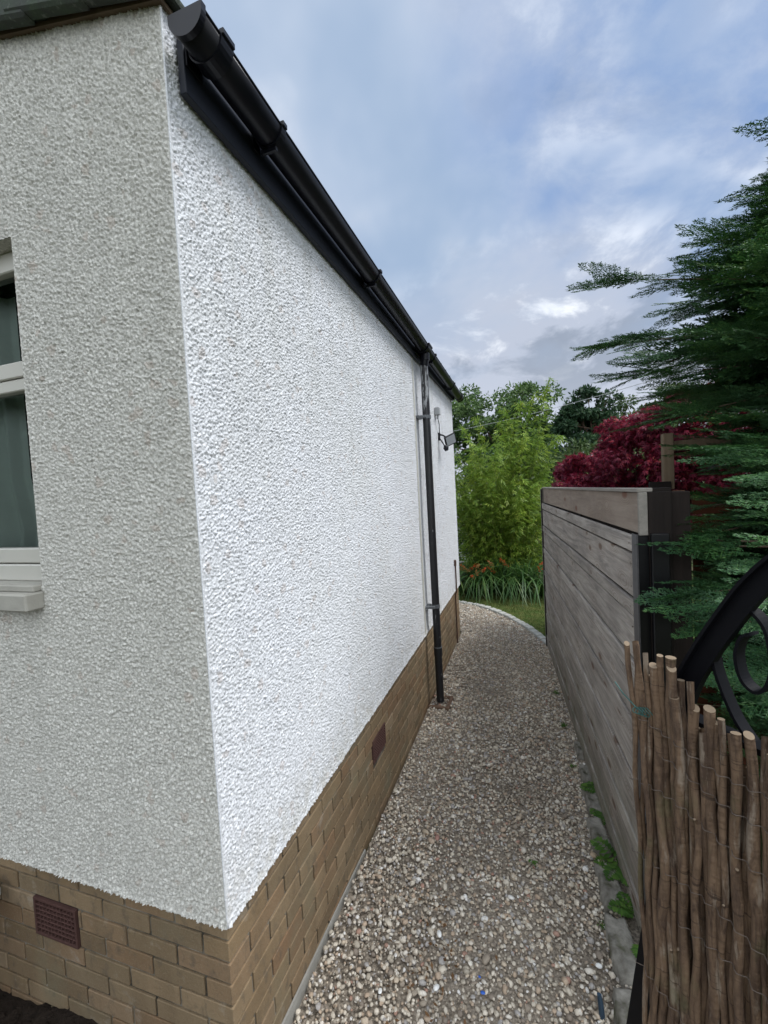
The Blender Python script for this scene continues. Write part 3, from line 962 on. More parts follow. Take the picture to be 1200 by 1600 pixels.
def fboards(zs_, x0, x1, y0, y1, name, mat, jitter=.0015):
    b = MB()
    for za, zb in zs_:
        j = random.uniform(-jitter, jitter)
        # board joints along the run
        b.box((x0 + j, y0, za), (x1 + j, y1, zb), .0025)
    o = b.build(name, mat, fence)
    return o, b


bz = []; z = 1.822; wide = False
while z > .02:
    hgt = .186 if wide else .068
    z0 = max(z - hgt, .02)
    bz.append((z0, z)); z = z0 - .012; wide = not wide


def local_obj(mb, name, mat, parent, M_=FR):
    mb.v = [tuple(M_ @ Vector(p)) for p in mb.v]
    return mb.build(name, mat, parent)


b = MB(); wide = False
for za, zb in bz:
    j = random.uniform(-.0015, .0015) + (-.006 if zb - za < .1 else 0)
    b.box((j, F0 + .012, za), (j + .02, FL, zb), .003)
local_obj(b, 'lower_boards', 'wood', fence)
for za, zb in bz:
    zc_ = (za + zb) / 2; dz = [0] if zb - za < .1 else [-.05, .05]
    for q in dz:
        for yy in (F0 + .045, 2.33, 3.53, FL - .06):
            sb = MB(); sb.tube([(-.008, yy, zc_ + q), (.004, yy, zc_ + q)] if zb - za < .1 else [(-.0025, yy, zc_ + q), (.004, yy, zc_ + q)], .0035, 8)
            local_obj(sb, 'screw', 'wire', fence)
b = MB(); b.box((.0265, F0 + .02, .03), (.0285, FL, 1.81)); b.box((.0365, F0 + .02, 1.78), (.0385, FL, 1.995)); local_obj(b, 'dark_gap_backing', 'wood_dark', fence)  # thin dark sheets added behind the boards so the gaps read dark
b = MB(); b.box((.016, F0 - .03, 1.834), (.036, FL, 2.005), .003); local_obj(b, 'top_board', 'wood_top', fence)['label'] = 'browner top board with reddish knots'
b = MB(); b.box((.004, F0 - .05, 2.0065), (.060, FL + .03, 2.022), .002); local_obj(b, 'cap_rail', 'wood_cap', fence)
b = MB(); b.box((.008, F0 - .052, 1.829), (.040, F0 - .031, 2.0055), .002); local_obj(b, 'end_batten', 'wood_cap', fence)
b = MB(); b.box((.042, F0 - .055, 0), (.125, F0 + .03, 2.0062), .003); b.box((.128, F0 - .03, 0), (.20, F0 + .03, 2.002), .003)
local_obj(b, 'dark_end_post', 'wood_dark', fence)
b = MB(); b.box((.0605, F0 - .045, 2.0065), (.128, F0 + .03, 2.020), .001); local_obj(b, 'post_cap', 'wood_dark', fence)
b = MB(); b.box((.002, F0 - .050, 0), (.0415, F0 + .010, 1.828), .002)
b.box((.0417, F0 - .085, 0), (.105, F0 - .058, 1.838), .003)
local_obj(b, 'black_end_post', 'post_black', fence)
b = MB(); b.box((-.005, F0 - .056, 0), (.0015, F0 + .011, 1.832), .001)
local_obj(b, 'post_lit_side', 'post_lit', fence)  # path-facing side of the black post, coloured as if lit
for yy in (2.3, 3.5):
    b = MB(); b.box((.024, yy, 0), (.10, yy + .075, 1.99), .003); local_obj(b, 'fence_post', 'wood_dark', fence)
b = MB(); b.box((-.012, FL + .002, 0), (.085, FL + .06, 2.006), .003); local_obj(b, 'far_end_post', 'wood_cap', fence)
b = MB(); b.box((-.014, FL - .035, 0), (-.004, FL + .001, 2.005), .001); local_obj(b, 'far_batten', 'wood_dark', fence)

# neighbour's red-brown fence behind the conifer
rfence = empty('garden_fence', (3.2, 2.45, 0), 'red-brown fence with orange post glimpsed behind the conifer', 'fence')
b = MB()
z = .05
while z < 1.9:
    b.box((2.01, 2.36 + random.uniform(-.002, .002), z), (5.2, 2.38, z + .137), .003); z += .146
b.build('fence_boards', 'wood_red', rfence)
b = MB(); b.box((1.885, 2.30, 0), (1.955, 2.38, 1.97), .004); b.build('fence_post', 'wood_post', rfence)
b = MB(); b.box((4.2, 2.30, 0), (4.28, 2.36, 2.2), .004); b.build('fence_post', 'wood_post', rfence)
b = MB(); b.box((1.752, 2.32, 0), (1.880, 2.36, 2.035), .003); b.build('side_board', 'wood_dark', rfence)
b = MB(); b.box((1.842, 2.34, 1.98), (1.905, 2.40, 2.36), .004); b.build('pale_post_top', 'wood_pale', rfence)
b = MB(); b.box((1.90, 2.40, 2.24), (4.3, 2.44, 2.31), .004); b.build('pale_rail', 'wood_pale', rfence)

# ------------------------------------------------------------------ iron gate with stick screen
GD = Vector((.6432, -.7657, 0)); GN = Vector((-.7657, -.6432, 0)); GUP = Vector((0, 0, 1))
G0 = Vector((1.159, .030, 0))


def gp(s_, z, off=0): return G0 + GD * s_ + GN * off + GUP * z


gate = empty('iron_gate', tuple(gp(.3, 0, -.05)), 'black scrolled wrought iron gate standing open beside the fence', 'gate')
ctrl = [(-.012, 1.28), (.035, 1.46), (.078, 1.615), (.118, 1.705), (.160, 1.782), (.205, 1.856), (.255, 1.915), (.315, 1.962), (.40, 2.00), (.56, 2.03)]


def smooth_curve(c, n=6):
    out = []
    for i in range(len(c) - 1):
        p0 = Vector(c[max(i - 1, 0)]); p1 = Vector(c[i]); p2 = Vector(c[i + 1]); p3 = Vector(c[min(i + 2, len(c) - 1)])
        for k in range(n):
            t = k / n
            out.append(.5 * ((2 * p1) + (-p0 + p2) * t + (2 * p0 - 5 * p1 + 4 * p2 - p3) * t * t + (-p0 + 3 * p1 - 3 * p2 + p3) * t ** 3))
    out.append(Vector(c[-1]))
    return out


def flatbar(c, th, dep, off, name, mat='iron', n=6, inner=0.0):
    """flat iron bar following 2D gate curve; th in the gate plane (inwards), dep across it"""
    Q = smooth_curve([(a, b_, 0) for a, b_ in c], n)
    mb_ = MB(); P3 = [gp(q.x, q.y, off) for q in Q]
    def fr_(i):
        d = (Q[min(i + 1, len(Q) - 1)] - Q[max(i - 1, 0)]).normalized()
        nrm = Vector((d.y, -d.x, 0))
        return (GD * nrm.x + GUP * nrm.y), GN
    mb_.sweep(P3, [(inner, -dep / 2), (inner + th, -dep / 2), (inner + th, dep / 2), (inner, dep / 2)], fr_)
    return mb_.build(name, mat, gate)


flatbar(ctrl, .034, .020, -.055, 'arched_top')
flatbar(ctrl, .006, .045, -.055, 'top_flange', 'iron', 6, -.0065)
import math as _m
sp_c = (.207, 1.712); scr = []
for i in range(46):
    t = i / 45
    a = PI * .9 + t * 2 * PI * 1.15
    r = .052 * (1 - t) + .022 * t
    scr.append((sp_c[0] + r * math.cos(a) * .62, sp_c[1] + r * math.sin(a)))
tail = [(.205, 1.545), (.175, 1.585), (.148, 1.65), (.138, 1.70)]
tail2 = [(.138, 1.70), (.142, 1.76), (.165, 1.80), (.20, 1.81), (.232, 1.78), (.243, 1.72), (.236, 1.67), (.215, 1.648), (.190, 1.665), (.180, 1.71), (.190, 1.75), (.207, 1.762)]
flatbar(tail + tail2[1:], .006, .028, -.065, 'scroll', 'iron', 6)
flatbar([(.30, 1.52), (.335, 1.60), (.345, 1.70), (.33, 1.79), (.30, 1.84)], .006, .028, -.07, 'scroll', 'iron', 6)
b = MB(); b.sweep([gp(.10, 1.545, -.06), gp(.66, 1.545, -.06)], [(-.006, -.018), (.006, -.018), (.006, .018), (-.006, .018)], lambda i: (GUP, GN)); b.build('mid_rail', 'iron', gate)
# leaning stile showing below the sticks
b = MB(); Pst = [gp(-.020, 1.30, -.04), gp(.005, 1.107, -.04), gp(-.085, .60, -.04), gp(-.19, .02, -.04)]
Pst = [gp(.000, 1.25, -.04), gp(.004, 1.10, -.04), gp(-.070, .65, -.04), gp(-.175, .02, -.04)]
b.sweep(Pst, [(0, -.01), (.10, -.01), (.10, .01), (0, .01)], lambda i: (GD, GN)); b.build('stile_plate', 'iron', gate)
b = MB()
for s_ in (.25, .37, .49, .61): b.tube([gp(s_, .05, -.05), gp(s_, 1.545, -.05)], .007, 8)
b.sweep([gp(-.10, .10, -.06), gp(.66, .10, -.06)], [(-.015, -.006), (.015, -.006), (.015, .006), (-.015, .006)], lambda i: (GUP, GN))
b.build('lower_bars', 'iron', gate)

screen = empty('stick_screen', tuple(gp(.25, 0)), 'brown screen of upright hazel sticks wired together in the front right corner', 'screen')
tops = [(0.000, 1.688, .0075), (.012, 1.690, .006), (.024, 1.695, .0085), (.044, 1.683, .0075), (.058, 1.660, .008), (.070, 1.684, .0085), (.084, 1.686, .008), (.098, 1.667, .0095),
        (.062, 1.633, .0105), (.112, 1.640, .010), (.104, 1.607, .0105), (.128, 1.650, .008), (.140, 1.598, .009), (.155, 1.56, .007), (.166, 1.609, .0105), (.180, 1.585, .0075), (.190, 1.600, .008),
        (.204, 1.575, .0075), (.214, 1.590, .009), (.232, 1.590, .011), (.252, 1.60, .0075), (.262, 1.575, .008), (.278, 1.628, .0155), (.306, 1.60, .009), (.322, 1.585, .010), (.345, 1.61, .009),
        (.366, 1.59, .011), (.39, 1.60, .009), (.41, 1.58, .010)]
random.seed(23)
extra = []
for i in range(62): extra.append((random.uniform(.01, .46), random.uniform(1.48, 1.56), random.uniform(.006, .009)))


def stick(s_, zt, r, off, back=False):
    n = 34; mb_ = MB()
    ph, ph2 = random.uniform(0, 6), random.uniform(0, 6); lean = random.uniform(-.022, .022)
    am = random.uniform(.0025, .0075)
    P_ = []; R_ = []
    z0 = .01
    taper = random.uniform(.8, 1.15)
    for i in range(n + 1):
        t = i / n; z = z0 + (zt - z0) * t
        kink = (1 - t) * 1.0
        bul = .018 * math.sin(PI * (1.68 - z) / 1.3) if z > .4 else .018 * math.sin(PI * 1.28 / 1.3)
        x = s_ + lean * kink * 1.2 + am * math.sin(z * 9 + ph) + am * .6 * math.sin(z * 23 + ph2) + bul * max(0, 1 - s_ / .12)
        P_.append(gp(x, z, off + am * math.cos(z * 8 + ph) + .01 * (1 - t) * math.sin(ph2)))
        rr_ = r * (1 + (taper - 1) * (1 - t)) * (1 + random.uniform(-.08, .08))
        if random.random() < .16: rr_ *= 1.2
        R_.append(rr_)
    mb_.tube(P_, R_, 12, True, 0, 1, random.uniform(-.9, .9) * r)
    if random.random() < .22 and not back:    # stub of a side shoot
        i = random.randint(20, 30); a = P_[i]; dr = (GD * random.uniform(-1, 1) + GN * random.uniform(.3, 1) + GUP * 1.3).normalized()
        mb_.tube([a, a + dr * (r + .006), a + dr * (r + .014)], [r * .5, r * .4, r * .34], 8, True, 0, 1)
    return mb_.build('stick', ['bark', 'cut'], screen)


for i, (s_, zt, r) in enumerate(tops): stick(s_, zt, r * random.uniform(.70, 1.02), random.uniform(-.010, .010))
for s_, zt, r in extra: stick(s_, zt, r, random.uniform(-.026, -.014), True)
for zw, s0, s1 in ((1.52, 0, .30), (1.46, .08, .45), (1.38, 0, .30), (1.22, 0, .45), (1.13, .1, .45), (.93, 0, .45), (.55, 0, .45)):
    b = MB(); P_ = []
    for i in range(70):
        t = i / 69; s_ = s0 + (s1 - s0) * t
        P_.append(gp(s_, zw + .012 * math.sin(s_ * 19 + zw * 9) - .05 * (s_ - s0), .013 + .006 * math.sin(s_ * 240)))
    b.tube(P_, .0008, 6); b.build('binding_wire', 'wire', screen)
for s_, zc_ in ((.355, 1.345), (.055, 1.555)):
    b = MB(); P_ = []
    for i in range(60):
        t = i / 59; a = t * 2 * PI * 4
        P_.append(gp(s_ + .010 * math.cos(a) - .02 * t, zc_ + .010 * math.sin(a) * (1 - .4 * t), .020 + .012 * t + .003 * math.sin(a * 2)))
    b.tube(P_, .0017 if s_ > .1 else .001, 6)
    b.tube([gp(s_ - .02, zc_, .025), gp(s_ - .06, zc_ + .02, .022), gp(s_ - .085, zc_ + .035, .016)], .0013, 6)
    b.build('tie_wire', 'wire_green', screen)

# ------------------------------------------------------------------ scattering helpers
def rand_rot(n, rng=RNG):
    q = rng.normal(size=(n, 4)); q /= np.linalg.norm(q, axis=1)[:, None]
    w_, x, y, z = q.T
    return np.stack([1 - 2 * (y * y + z * z), 2 * (x * y - z * w_), 2 * (x * z + y * w_), 2 * (x * y + z * w_), 1 - 2 * (x * x + z * z), 2 * (y * z - x * w_),
                     2 * (x * z - y * w_), 2 * (y * z + x * w_), 1 - 2 * (x * x + y * y)], -1).reshape(-1, 3, 3)


def ico(sub):
    import bmesh
    bm = bmesh.new(); bmesh.ops.create_icosphere(bm, subdivisions=sub, radius=1)
    V = np.array([v.co[:] for v in bm.verts]); F = np.array([[v.index for v in f.verts] for f in bm.faces]); bm.free()
    return V, F


def stones(P, size, sub, jit, seed):
    """V,F of many deformed stones at P with radius size"""
    rng = np.random.default_rng(seed); V0, F0_ = ico(sub); n = len(P)
    sc = np.stack([rng.uniform(.75, 1.25, n), rng.uniform(.6, 1.0, n), rng.uniform(.42, .8, n)], -1) * size[:, None]
    V = V0[None] * sc[:, None, :] * (1 + rng.normal(0, jit, (n, len(V0), 1)))
    R = rand_rot(n, rng)
    tilt = rng.normal(0, .45, (n, 2))
    a = rng.uniform(0, 2 * PI, n); ca, sa = np.cos(a), np.sin(a); z0 = np.zeros(n); o1 = np.ones(n)
    Rz = np.stack([ca, -sa, z0, sa, ca, z0, z0, z0, o1], -1).reshape(-1, 3, 3)
    cx, sx = np.cos(tilt[:, 0]), np.sin(tilt[:, 0])
    Rx = np.stack([o1, z0, z0, z0, cx, -sx, z0, sx, cx], -1).reshape(-1, 3, 3)
    R = Rz @ Rx
    V = np.einsum('nij,nkj->nki', R, V) + P[:, None, :]
    F = F0_[None] + (np.arange(n) * len(V0))[:, None, None]
    return V.reshape(-1, 3), F.reshape(-1, 3)


def inpoly(x, y, poly):
    c = np.zeros(len(x), bool); n = len(poly)
    for i in range(n):
        x0, y0 = poly[i]; x1, y1 = poly[(i + 1) % n]
        t = ((y0 > y) != (y1 > y)) & (x < (x1 - x0) * (y - y0) / (y1 - y0 + 1e-12) + x0)
        c ^= t
    return c


# gravel
gpoly = [(.004, -.3), (1.37, -.3), (1.33, .6), (1.30, 1.4), (1.29, 2.0), (1.30, 2.4), (1.155, 4.60)] + [(x - .05, y - .05) for x, y in arc[1:]] + [(-2.4, 5.1), (.004, 5.1)]
n = 112000
x = RNG.uniform(-1.4, 1.4, n); y = RNG.uniform(-.3, 6.9, n)
ok = inpoly(x, y, gpoly); x, y = x[ok], y[ok]
dcam = np.hypot(x - .95, y + 1.06)
r = RNG.gamma(6, 1, len(x)) / 6 * .0070
r = np.clip(r, .0035, .021)
z = RNG.uniform(-.012, .008, len(x)) + .010 * np.exp(-np.clip(x, 0, 9) / .10) + .008 * np.sin(x * 5 + 1) * np.sin(y * 2.1)
P = np.stack([x, y, z], -1)
near = y < 2.1
Vn, Fn = stones(P[near], r[near], 2, .085, 1)
Vf, Ff = stones(P[~near], r[~near] * 1.15, 1, .12, 2)
o = npmesh('gravel', np.vstack([Vn, Vf]), np.vstack([Fn, Ff + len(Vn)]), 'gravel', None, False)
sm_ = np.zeros(len(Fn) + len(Ff), bool); sm_[:len(Fn)] = True
o.data.polygons.foreach_set('use_smooth', sm_)
tag(o, kind='stuff')

# lone stones and litter lying on the gravel
def one_stone(name, x, y, r, mat, label, cat='stone', flat=.6, seed=0):
    V0, F0_ = ico(3)
    rng = np.random.default_rng(seed + 40)
    k = rng.normal(size=(5, 3)) * 1.6; ph = rng.uniform(0, 6, 5)
    d = 1 + .06 * sum(np.sin(V0 @ k[i] + ph[i]) for i in range(5))
    V = V0 * d[:, None] * np.array([1.15, .9, flat]) * r
    a = rng.uniform(0, PI); R = np.array([[math.cos(a), -math.sin(a), 0], [math.sin(a), math.cos(a), 0], [0, 0, 1]])
    V = V @ R.T
    o = npmesh(name, V, F0_, mat, None, True); o.location = (x, y, r * flat * .6 + .008)
    return tag(o, label, cat)


one_stone('pebble', .709 - .19, .576, .0125, 'pebble_w', 'bright white pebble left of the blue shards on the gravel', seed=1)
one_stone('pebble', .345, 1.30, .020, 'pebble_b', 'larger buff stone beside a pink one on the gravel', seed=2)
one_stone('pebble', .375, 1.33, .017, 'pebble_p', 'pinkish stone touching the larger buff stone on the gravel', seed=3)
one_stone('pebble', .74, 1.49, .016, 'pebble_b', 'pale oval stone alone near the middle of the gravel', seed=4)
one_stone('pebble', 1.165, .84, .013, 'pebble_w', 'whitish stone beside the lowest kerb slab', seed=5)
one_stone('pebble', .49, .79, .013, 'pebble_w', 'small white pebble above the brownish patch in the gravel', seed=6)
one_stone('pebble', .30, .50, .010, 'pebble_w', 'small white pebble low down near the brick wall', seed=7)
one_stone('plastic_shard', .705, .61, .008, 'blue', 'bright blue plastic shard lying on the gravel', 'litter', .5, 8)
one_stone('plastic_shard', .685, .665, .005, 'blue', 'tiny blue plastic chip above the larger blue shard', 'litter', .5, 9)
b = MB(); b.tube([(1.150, .655, .0), (1.147, .668, .045), (1.143, .674, .075)], [.011, .0105, .008], 14)
tag(b.build('metal_peg', 'steelblue', None), 'blue-grey metal peg sticking up beside the black gate foot', 'peg')

# kerb stones along the fence
ks = [(1.245, .66, .12, .20, 'lowest pale kerb slab beside the black gate foot'), (1.262, .93, .115, .28, 'cracked pale kerb slab with moss on its near end'),
      (1.262, 1.24, .11, .26, 'kerb slab under the green fern tuft'), (1.262, 1.56, .10, .27, 'smooth grey kerb slab between two fern clumps'),
      (1.265, 1.86, .09, .22, 'mossy kerb slab below the brightest fern'), (1.262, 2.12, .08, .18, 'half buried kerb slab above the ferns'),
      (1.255, 2.42, .075, .16, 'small dark kerb stone farthest up the path')]
for i, (x, y, w_, l_, lab) in enumerate(ks):
    nx, ny = 14, 26
    gx, gy = np.meshgrid(np.linspace(-1, 1, nx), np.linspace(-1, 1, ny), indexing='ij')
    rg = np.random.default_rng(60 + i); ph = rg.uniform(0, 6, 6)
    ex = gx * w_ / 2 * (1 + .10 * np.sin(gy * 3 + ph[0]) + .06 * np.sin(gy * 7 + ph[1])); ey = gy * l_ / 2 * (1 + .04 * np.sin(gx * 3 + ph[2]))
    edge = np.minimum(1, np.minimum((1 - abs(gx)) * w_ / .02, (1 - abs(gy)) * l_ / .03))
    ez = .020 + .026 * np.sqrt(np.clip(edge, 0, 1)) + .006 * np.sin(gx * 4 + ph[3]) * np.sin(gy * 5 + ph[4]) + rg.normal(0, .0012, gx.shape)
    ez = np.where((abs(gx) > .99) | (abs(gy) > .99), -.03, ez)
    ang = -.05 + rg.uniform(-.03, .03); ca, sa = math.cos(-ang), math.sin(-ang)
    idx = np.arange(gx.size).reshape(gx.shape)
    F = np.stack([idx[:-1, :-1], idx[1:, :-1], idx[1:, 1:], idx[:-1, 1:]], -1).reshape(-1, 4)
    o = npmesh('kerb_stone', np.stack([ex * ca - ey * sa, ex * sa + ey * ca, ez], -1).reshape(-1, 3), F, 'kerb', None, True)
    o.location = (x + .01, y, 0)
    tag(o, lab, 'kerb stone', 'rough kerb stones along the foot of the fence')

# setts edging the lawn
V0 = None
for i, (p, d) in enumerate(arc_pts(.135)):
    b = MB(); n_ = Vector((-d.y, d.x, 0))
    w2 = .050 + random.uniform(-.004, .004)
    mt = Matrix((( -d.y, d.x, 0, 0), (d.x, d.y, 0, 0), (0, 0, 1, 0), (0, 0, 0, 1)))
    mt = Matrix.Translation((0, 0, random.uniform(-.004, .004))) @ rotz(PI / 2 + math.atan2(d.y, d.x) + random.uniform(-.04, .04))
    b.box((-w2, -.054, -.02), (w2, .054, .026 + random.uniform(-.004, .004)), .009, mt)
    o = b.build('stone_sett', 'sett', None); o.location = p
    tag(o, 'pale stone sett in the curved edging between gravel and lawn', 'paving stone', 'stone setts edging the lawn')


# ------------------------------------------------------------------ leaves
def orient(T, Nn):
    """frames with x axis T and z axis near Nn -> (n,3,3) columns"""
    T = T / np.linalg.norm(T, axis=1)[:, None]
    Yv = np.cross(Nn, T); Yv /= np.linalg.norm(Yv, axis=1)[:, None] + 1e-9
    Z = np.cross(T, Yv)
    return np.stack([T, Yv, Z], -1)


def inst(V0, F0_, R, P, sc):
    """instance template at frames"""
    n = len(P)
    V = np.einsum('nij,kj->nki', R, V0) * np.asarray(sc).reshape(-1, 1, 1) + P[:, None, :]
    F = F0_[None] + (np.arange(n) * len(V0))[:, None, None]
    return V.reshape(-1, 3), F.reshape(-1, F0_.shape[1])


def unit(v): return v / (np.linalg.norm(v, axis=-1, keepdims=True) + 1e-9)


def merge(parts):
    Vs, Fs, o_ = [], [], 0
    for V, F in parts:
        Vs.append(V); Fs.append(F + o_); o_ += len(V)
    return np.vstack(Vs), np.vstack(Fs)


# --- conifer spray (flat fern-like frond made of scale-leaf strands)
def frond(seed, L0=.30, pairs=19, step=.011, wst=.0024, lmax=.060, stub=.014, curl=.02):
    rg = np.random.default_rng(seed); A = []; B = []; Wd = []
    def axis(t): return np.array([L0 * t, .02 * math.sin(t * 3 + seed), -curl * L0 * t * t + .0])
    for i in range(24):
        A.append(axis(i / 24)); B.append(axis((i + 1.3) / 24)); Wd.append(wst * (1.25 - .5 * i / 24))
    for i in range(pairs):
        t = (i + .6) / pairs
        for sd in (-1, 1):
            if rg.random() < .08: continue
            ln = lmax * (math.sin(PI * min(1, .22 + t * .80)) ** .8) * rg.uniform(.75, 1.15) + .008
            th = math.radians(rg.uniform(32, 46)) * sd
            d = np.array([math.cos(th), math.sin(th), rg.uniform(-.12, .06)]); o = axis(t)
            m_ = max(2, int(ln / step))
            for k in range(m_):
                a = o + d * ln * k / m_; b_ = o + d * ln * (k + 1.35) / m_
                a[2] -= .35 * (ln * k / m_) ** 2 / .1 * .3; b_[2] -= .35 * (ln * (k + 1) / m_) ** 2 / .1 * .3
                A.append(a); B.append(b_); Wd.append(wst)
                for s2 in (-1, 1):
                    th2 = th + s2 * math.radians(rg.uniform(34, 48))
                    l2 = stub * rg.uniform(.7, 1.25) * (1.15 - .5 * k / m_) * (1.5 if s2 * sd < 0 else 1)
                    d2 = np.array([math.cos(th2), math.sin(th2), rg.uniform(-.1, .25)])
                    q = a + (b_ - a) * rg.uniform(.2, .8)
                    A.append(q); B.append(q + d2 * l2); Wd.append(wst * .9)
    A = np.array(A); B = np.array(B); Wd = np.array(Wd)
    n = len(A); D = unit(B - A); S_ = unit(np.cross(np.array([0, 0, 1.0]), D)); mid = A + (B - A) * .45
    rg2 = rg.normal(0, .4, n)
    off = S_ * Wd[:, None] + np.array([0, 0, 1.0]) * (Wd * rg2)[:, None]
    V = np.stack([A, mid + off, B, mid - off], 1).reshape(-1, 3)
    F = (np.arange(n) * 4)[:, None] + np.array([0, 1, 2, 3])[None]
    return V, F


FR_F = [frond(i) for i in range(5)]
FR_C = [frond(20 + i, .34, 13, .022, .0055, .085, .028) for i in range(4)]


def conifer_crown(base, H0, prof, nb, seed, per=9, coarse=2.2):
    rg = np.random.default_rng(seed); fine = []; cor = []; wood_ = MB()
    zs_ = np.array([p[0] for p in prof]); rs_ = np.array([p[1] for p in prof])
    for i in range(nb):
        z = zs_[0] + (zs_[-1] - zs_[0]) * ((i + .5) / nb) ** .95
        az = i * 2.39996 + rg.uniform(-.3, .3)
        R = np.interp(z, zs_, rs_) * rg.uniform(.72, 1.16)
        if rg.random() < .12: R *= 1.15
        if z < 2.55 and math.cos(az) < 0 and math.sin(az) > -.25: R *= .62
        d = np.array([math.cos(az), math.sin(az), 0]); o = np.array([base[0], base[1], z])
        rise = rg.uniform(.05, .35); droop = rg.uniform(.0, .22)
        def bp(t): return o + d * R * t + np.array([0, 0, R * (rise * t - droop * t * t)])
        wood_.tube([bp(t) for t in (0, .3, .6, .85)], [.012, .009, .006, .003], 5, False)
        side = np.array([-d[1], d[0], 0])
        nn = int(per * (.4 + R))
        for k in range(nn):
            t = rg.uniform(.30, 1.0) ** .8
            a = bp(t)
            s = rg.choice([-1, 1]); spread = rg.uniform(0, .85) * (1.15 - .7 * t)
            dr = d + side * s * spread + np.array([0, 0, rg.uniform(-.22, .28)])
            a = a + side * s * spread * .08
            Nn = np.array([rg.normal(0, .35), rg.normal(0, .35), 1.0])
            scl = rg.uniform(.65, 1.15)
            tipc = a + unit(dr) * .25
            (fine if t > .5 else cor).append((a, unit(dr), Nn, scl))
        # the leader spray at the branch end
        a = bp(.88); dr = d + np.array([0, 0, rise - 2 * droop * .9 + rg.uniform(-.05, .1)])
        fine.append((a, unit(dr), np.array([rg.normal(0, .2), rg.normal(0, .2), 1.0]), rg.uniform(.9, 1.35)))
        for k in range(int(coarse * (1 + R * 2))):
            t = rg.uniform(.05, .6); s = rg.choice([-1, 1])
            dr = d * rg.uniform(.2, 1) + side * s * rg.uniform(.2, 1) + np.array([0, 0, rg.uniform(-.3, .4)])
            cor.append((bp(t), unit(dr), np.array([rg.normal(0, .5), rg.normal(0, .5), 1.0]), rg.uniform(.8, 1.3)))
    parts = []
    for lst, tmpl in ((fine, FR_F), (cor, FR_C)):
        sel = rg.integers(0, len(tmpl), len(lst))
        for j, (V0, F0_) in enumerate(tmpl):
            ii = [k for k in range(len(lst)) if sel[k] == j]
            if not ii: continue
            P = np.array([lst[k][0] for k in ii]); T = np.array([lst[k][1] for k in ii]); Nn = np.array([lst[k][2] for k in ii]); s = np.array([lst[k][3] for k in ii])
            parts.append(inst(V0, F0_, orient(T, unit(Nn)), P, s))
    return parts, wood_


con = empty('conifer_tree', (2.92, 2.08, 0), 'tall dark green conifer with feathery flat sprays leaning over the fence', 'tree')
prof = [(.3, .95), (1.0, 1.20), (1.6, 1.28), (2.0, 1.24), (2.35, 1.18), (2.65, 1.34), (2.95, 1.26), (3.15, 1.02), (3.4, .70), (3.65, .50), (3.95, .32), (4.3, .08)]
parts, wd = conifer_crown((2.92, 2.08), 4.3, prof, 420, 5, per=12, coarse=3.4)


def clear_fence(V, F):
    off = (V[:, 0] - 1.4322) * math.cos(FA) - V[:, 1] * math.sin(FA)
    bad = (V[:, 2] < 2.06) & (off < .14) & (V[:, 1] > .90)
    return F[~bad[F].any(1)]


V, F = merge(parts)
npmesh('crown', V, clear_fence(V, F), 'conifer', con)
wd.build('branches', 'trunk', con)
b = MB(); b.tube([(2.92, 2.08, -.02), (2.90, 2.10, 1.5), (2.93, 2.07, 3.0), (2.92, 2.08, 4.2)], [.11, .09, .05, .012], 12); b.build('trunk', 'trunk', con)
# paler young sprays reaching forward over the gate
fr_list = []
rg = np.random.default_rng(9)
spr = [((1.66, .98, 1.80), (-1, -.62, .06), 1.25), ((1.72, .95, 1.78), (-1, -.55, .02), 1.2), ((1.60, .86, 1.62), (-1, -.80, .10), 1.1), ((1.62, .72, 1.60), (-1, -.35, .02), 1.1), ((1.60, .74, 1.52), (-1, -.5, -.02), .8),
       ((1.62, .36, 1.79), (-.75, -.35, .10), .72), ((1.63, .30, 1.73), (-.9, -.30, .02), .75), ((1.60, .27, 1.66), (-.9, -.2, .06), .7), ((1.56, .30, 1.60), (-.9, -.25, .02), .6), ((1.60, .34, 1.53), (-1, -.2, .0), .7),
       ((1.66, .38, 1.70), (-.9, -.4, .1), .8), ((1.7, .4, 1.60), (-.9, -.4, -.1), .85), ((1.7, .45, 1.86), (-.8, -.5, .12), .8),
       ((1.75, .55, 1.95), (-.9, -.4, .1), .9), ((1.8, .6, 2.05), (-.9, -.3, .0), 1.0), ((1.75, .8, 2.15), (-1, -.3, .05), 1.1), ((1.62, .5, 1.45), (-1, -.3, -.05), .8), ((1.75, .5, 1.38), (-1, -.3, -.05), .9)]
for p_, d_, s in spr:
    fr_list.append((np.array(p_), unit(np.array(d_, float)), np.array([rg.normal(0, .35) - .1, rg.normal(0, .35) - .35, 1.0]), s * rg.uniform(.85, 1.05)))
    for k in range(5):
        fr_list.append((np.array(p_) + rg.normal(0, .035, 3) + np.array([.05, .05, 0]), unit(np.array(d_, float) + rg.normal(0, .38, 3) * np.array([1, 1, .35])), np.array([rg.normal(0, .4), rg.normal(0, .4) - .3, 1.0]), s * rg.uniform(.6, .95)))
parts = []
for j, q in enumerate(fr_list):
    V0, F0_ = FR_F[j % 5]
    parts.append(inst(V0, F0_, orient(q[1][None], unit(q[2])[None]), q[0][None], [q[3]]))
V, F = merge(parts)
npmesh('young_sprays', V, clear_fence(V, F), 'conifer_near', con)['label'] = 'paler young sprays reaching over the gate'
wd = MB()
for p_, d_, s in spr:
    e = Vector(p_); st_ = Vector((2.6, 1.9, p_[2] - .25)); wd.tube([st_, (st_ + e) / 2 + Vector((0, 0, .05)), e], [.010, .007, .003], 5, False)
wd.build('spray_stems', 'trunk', con)


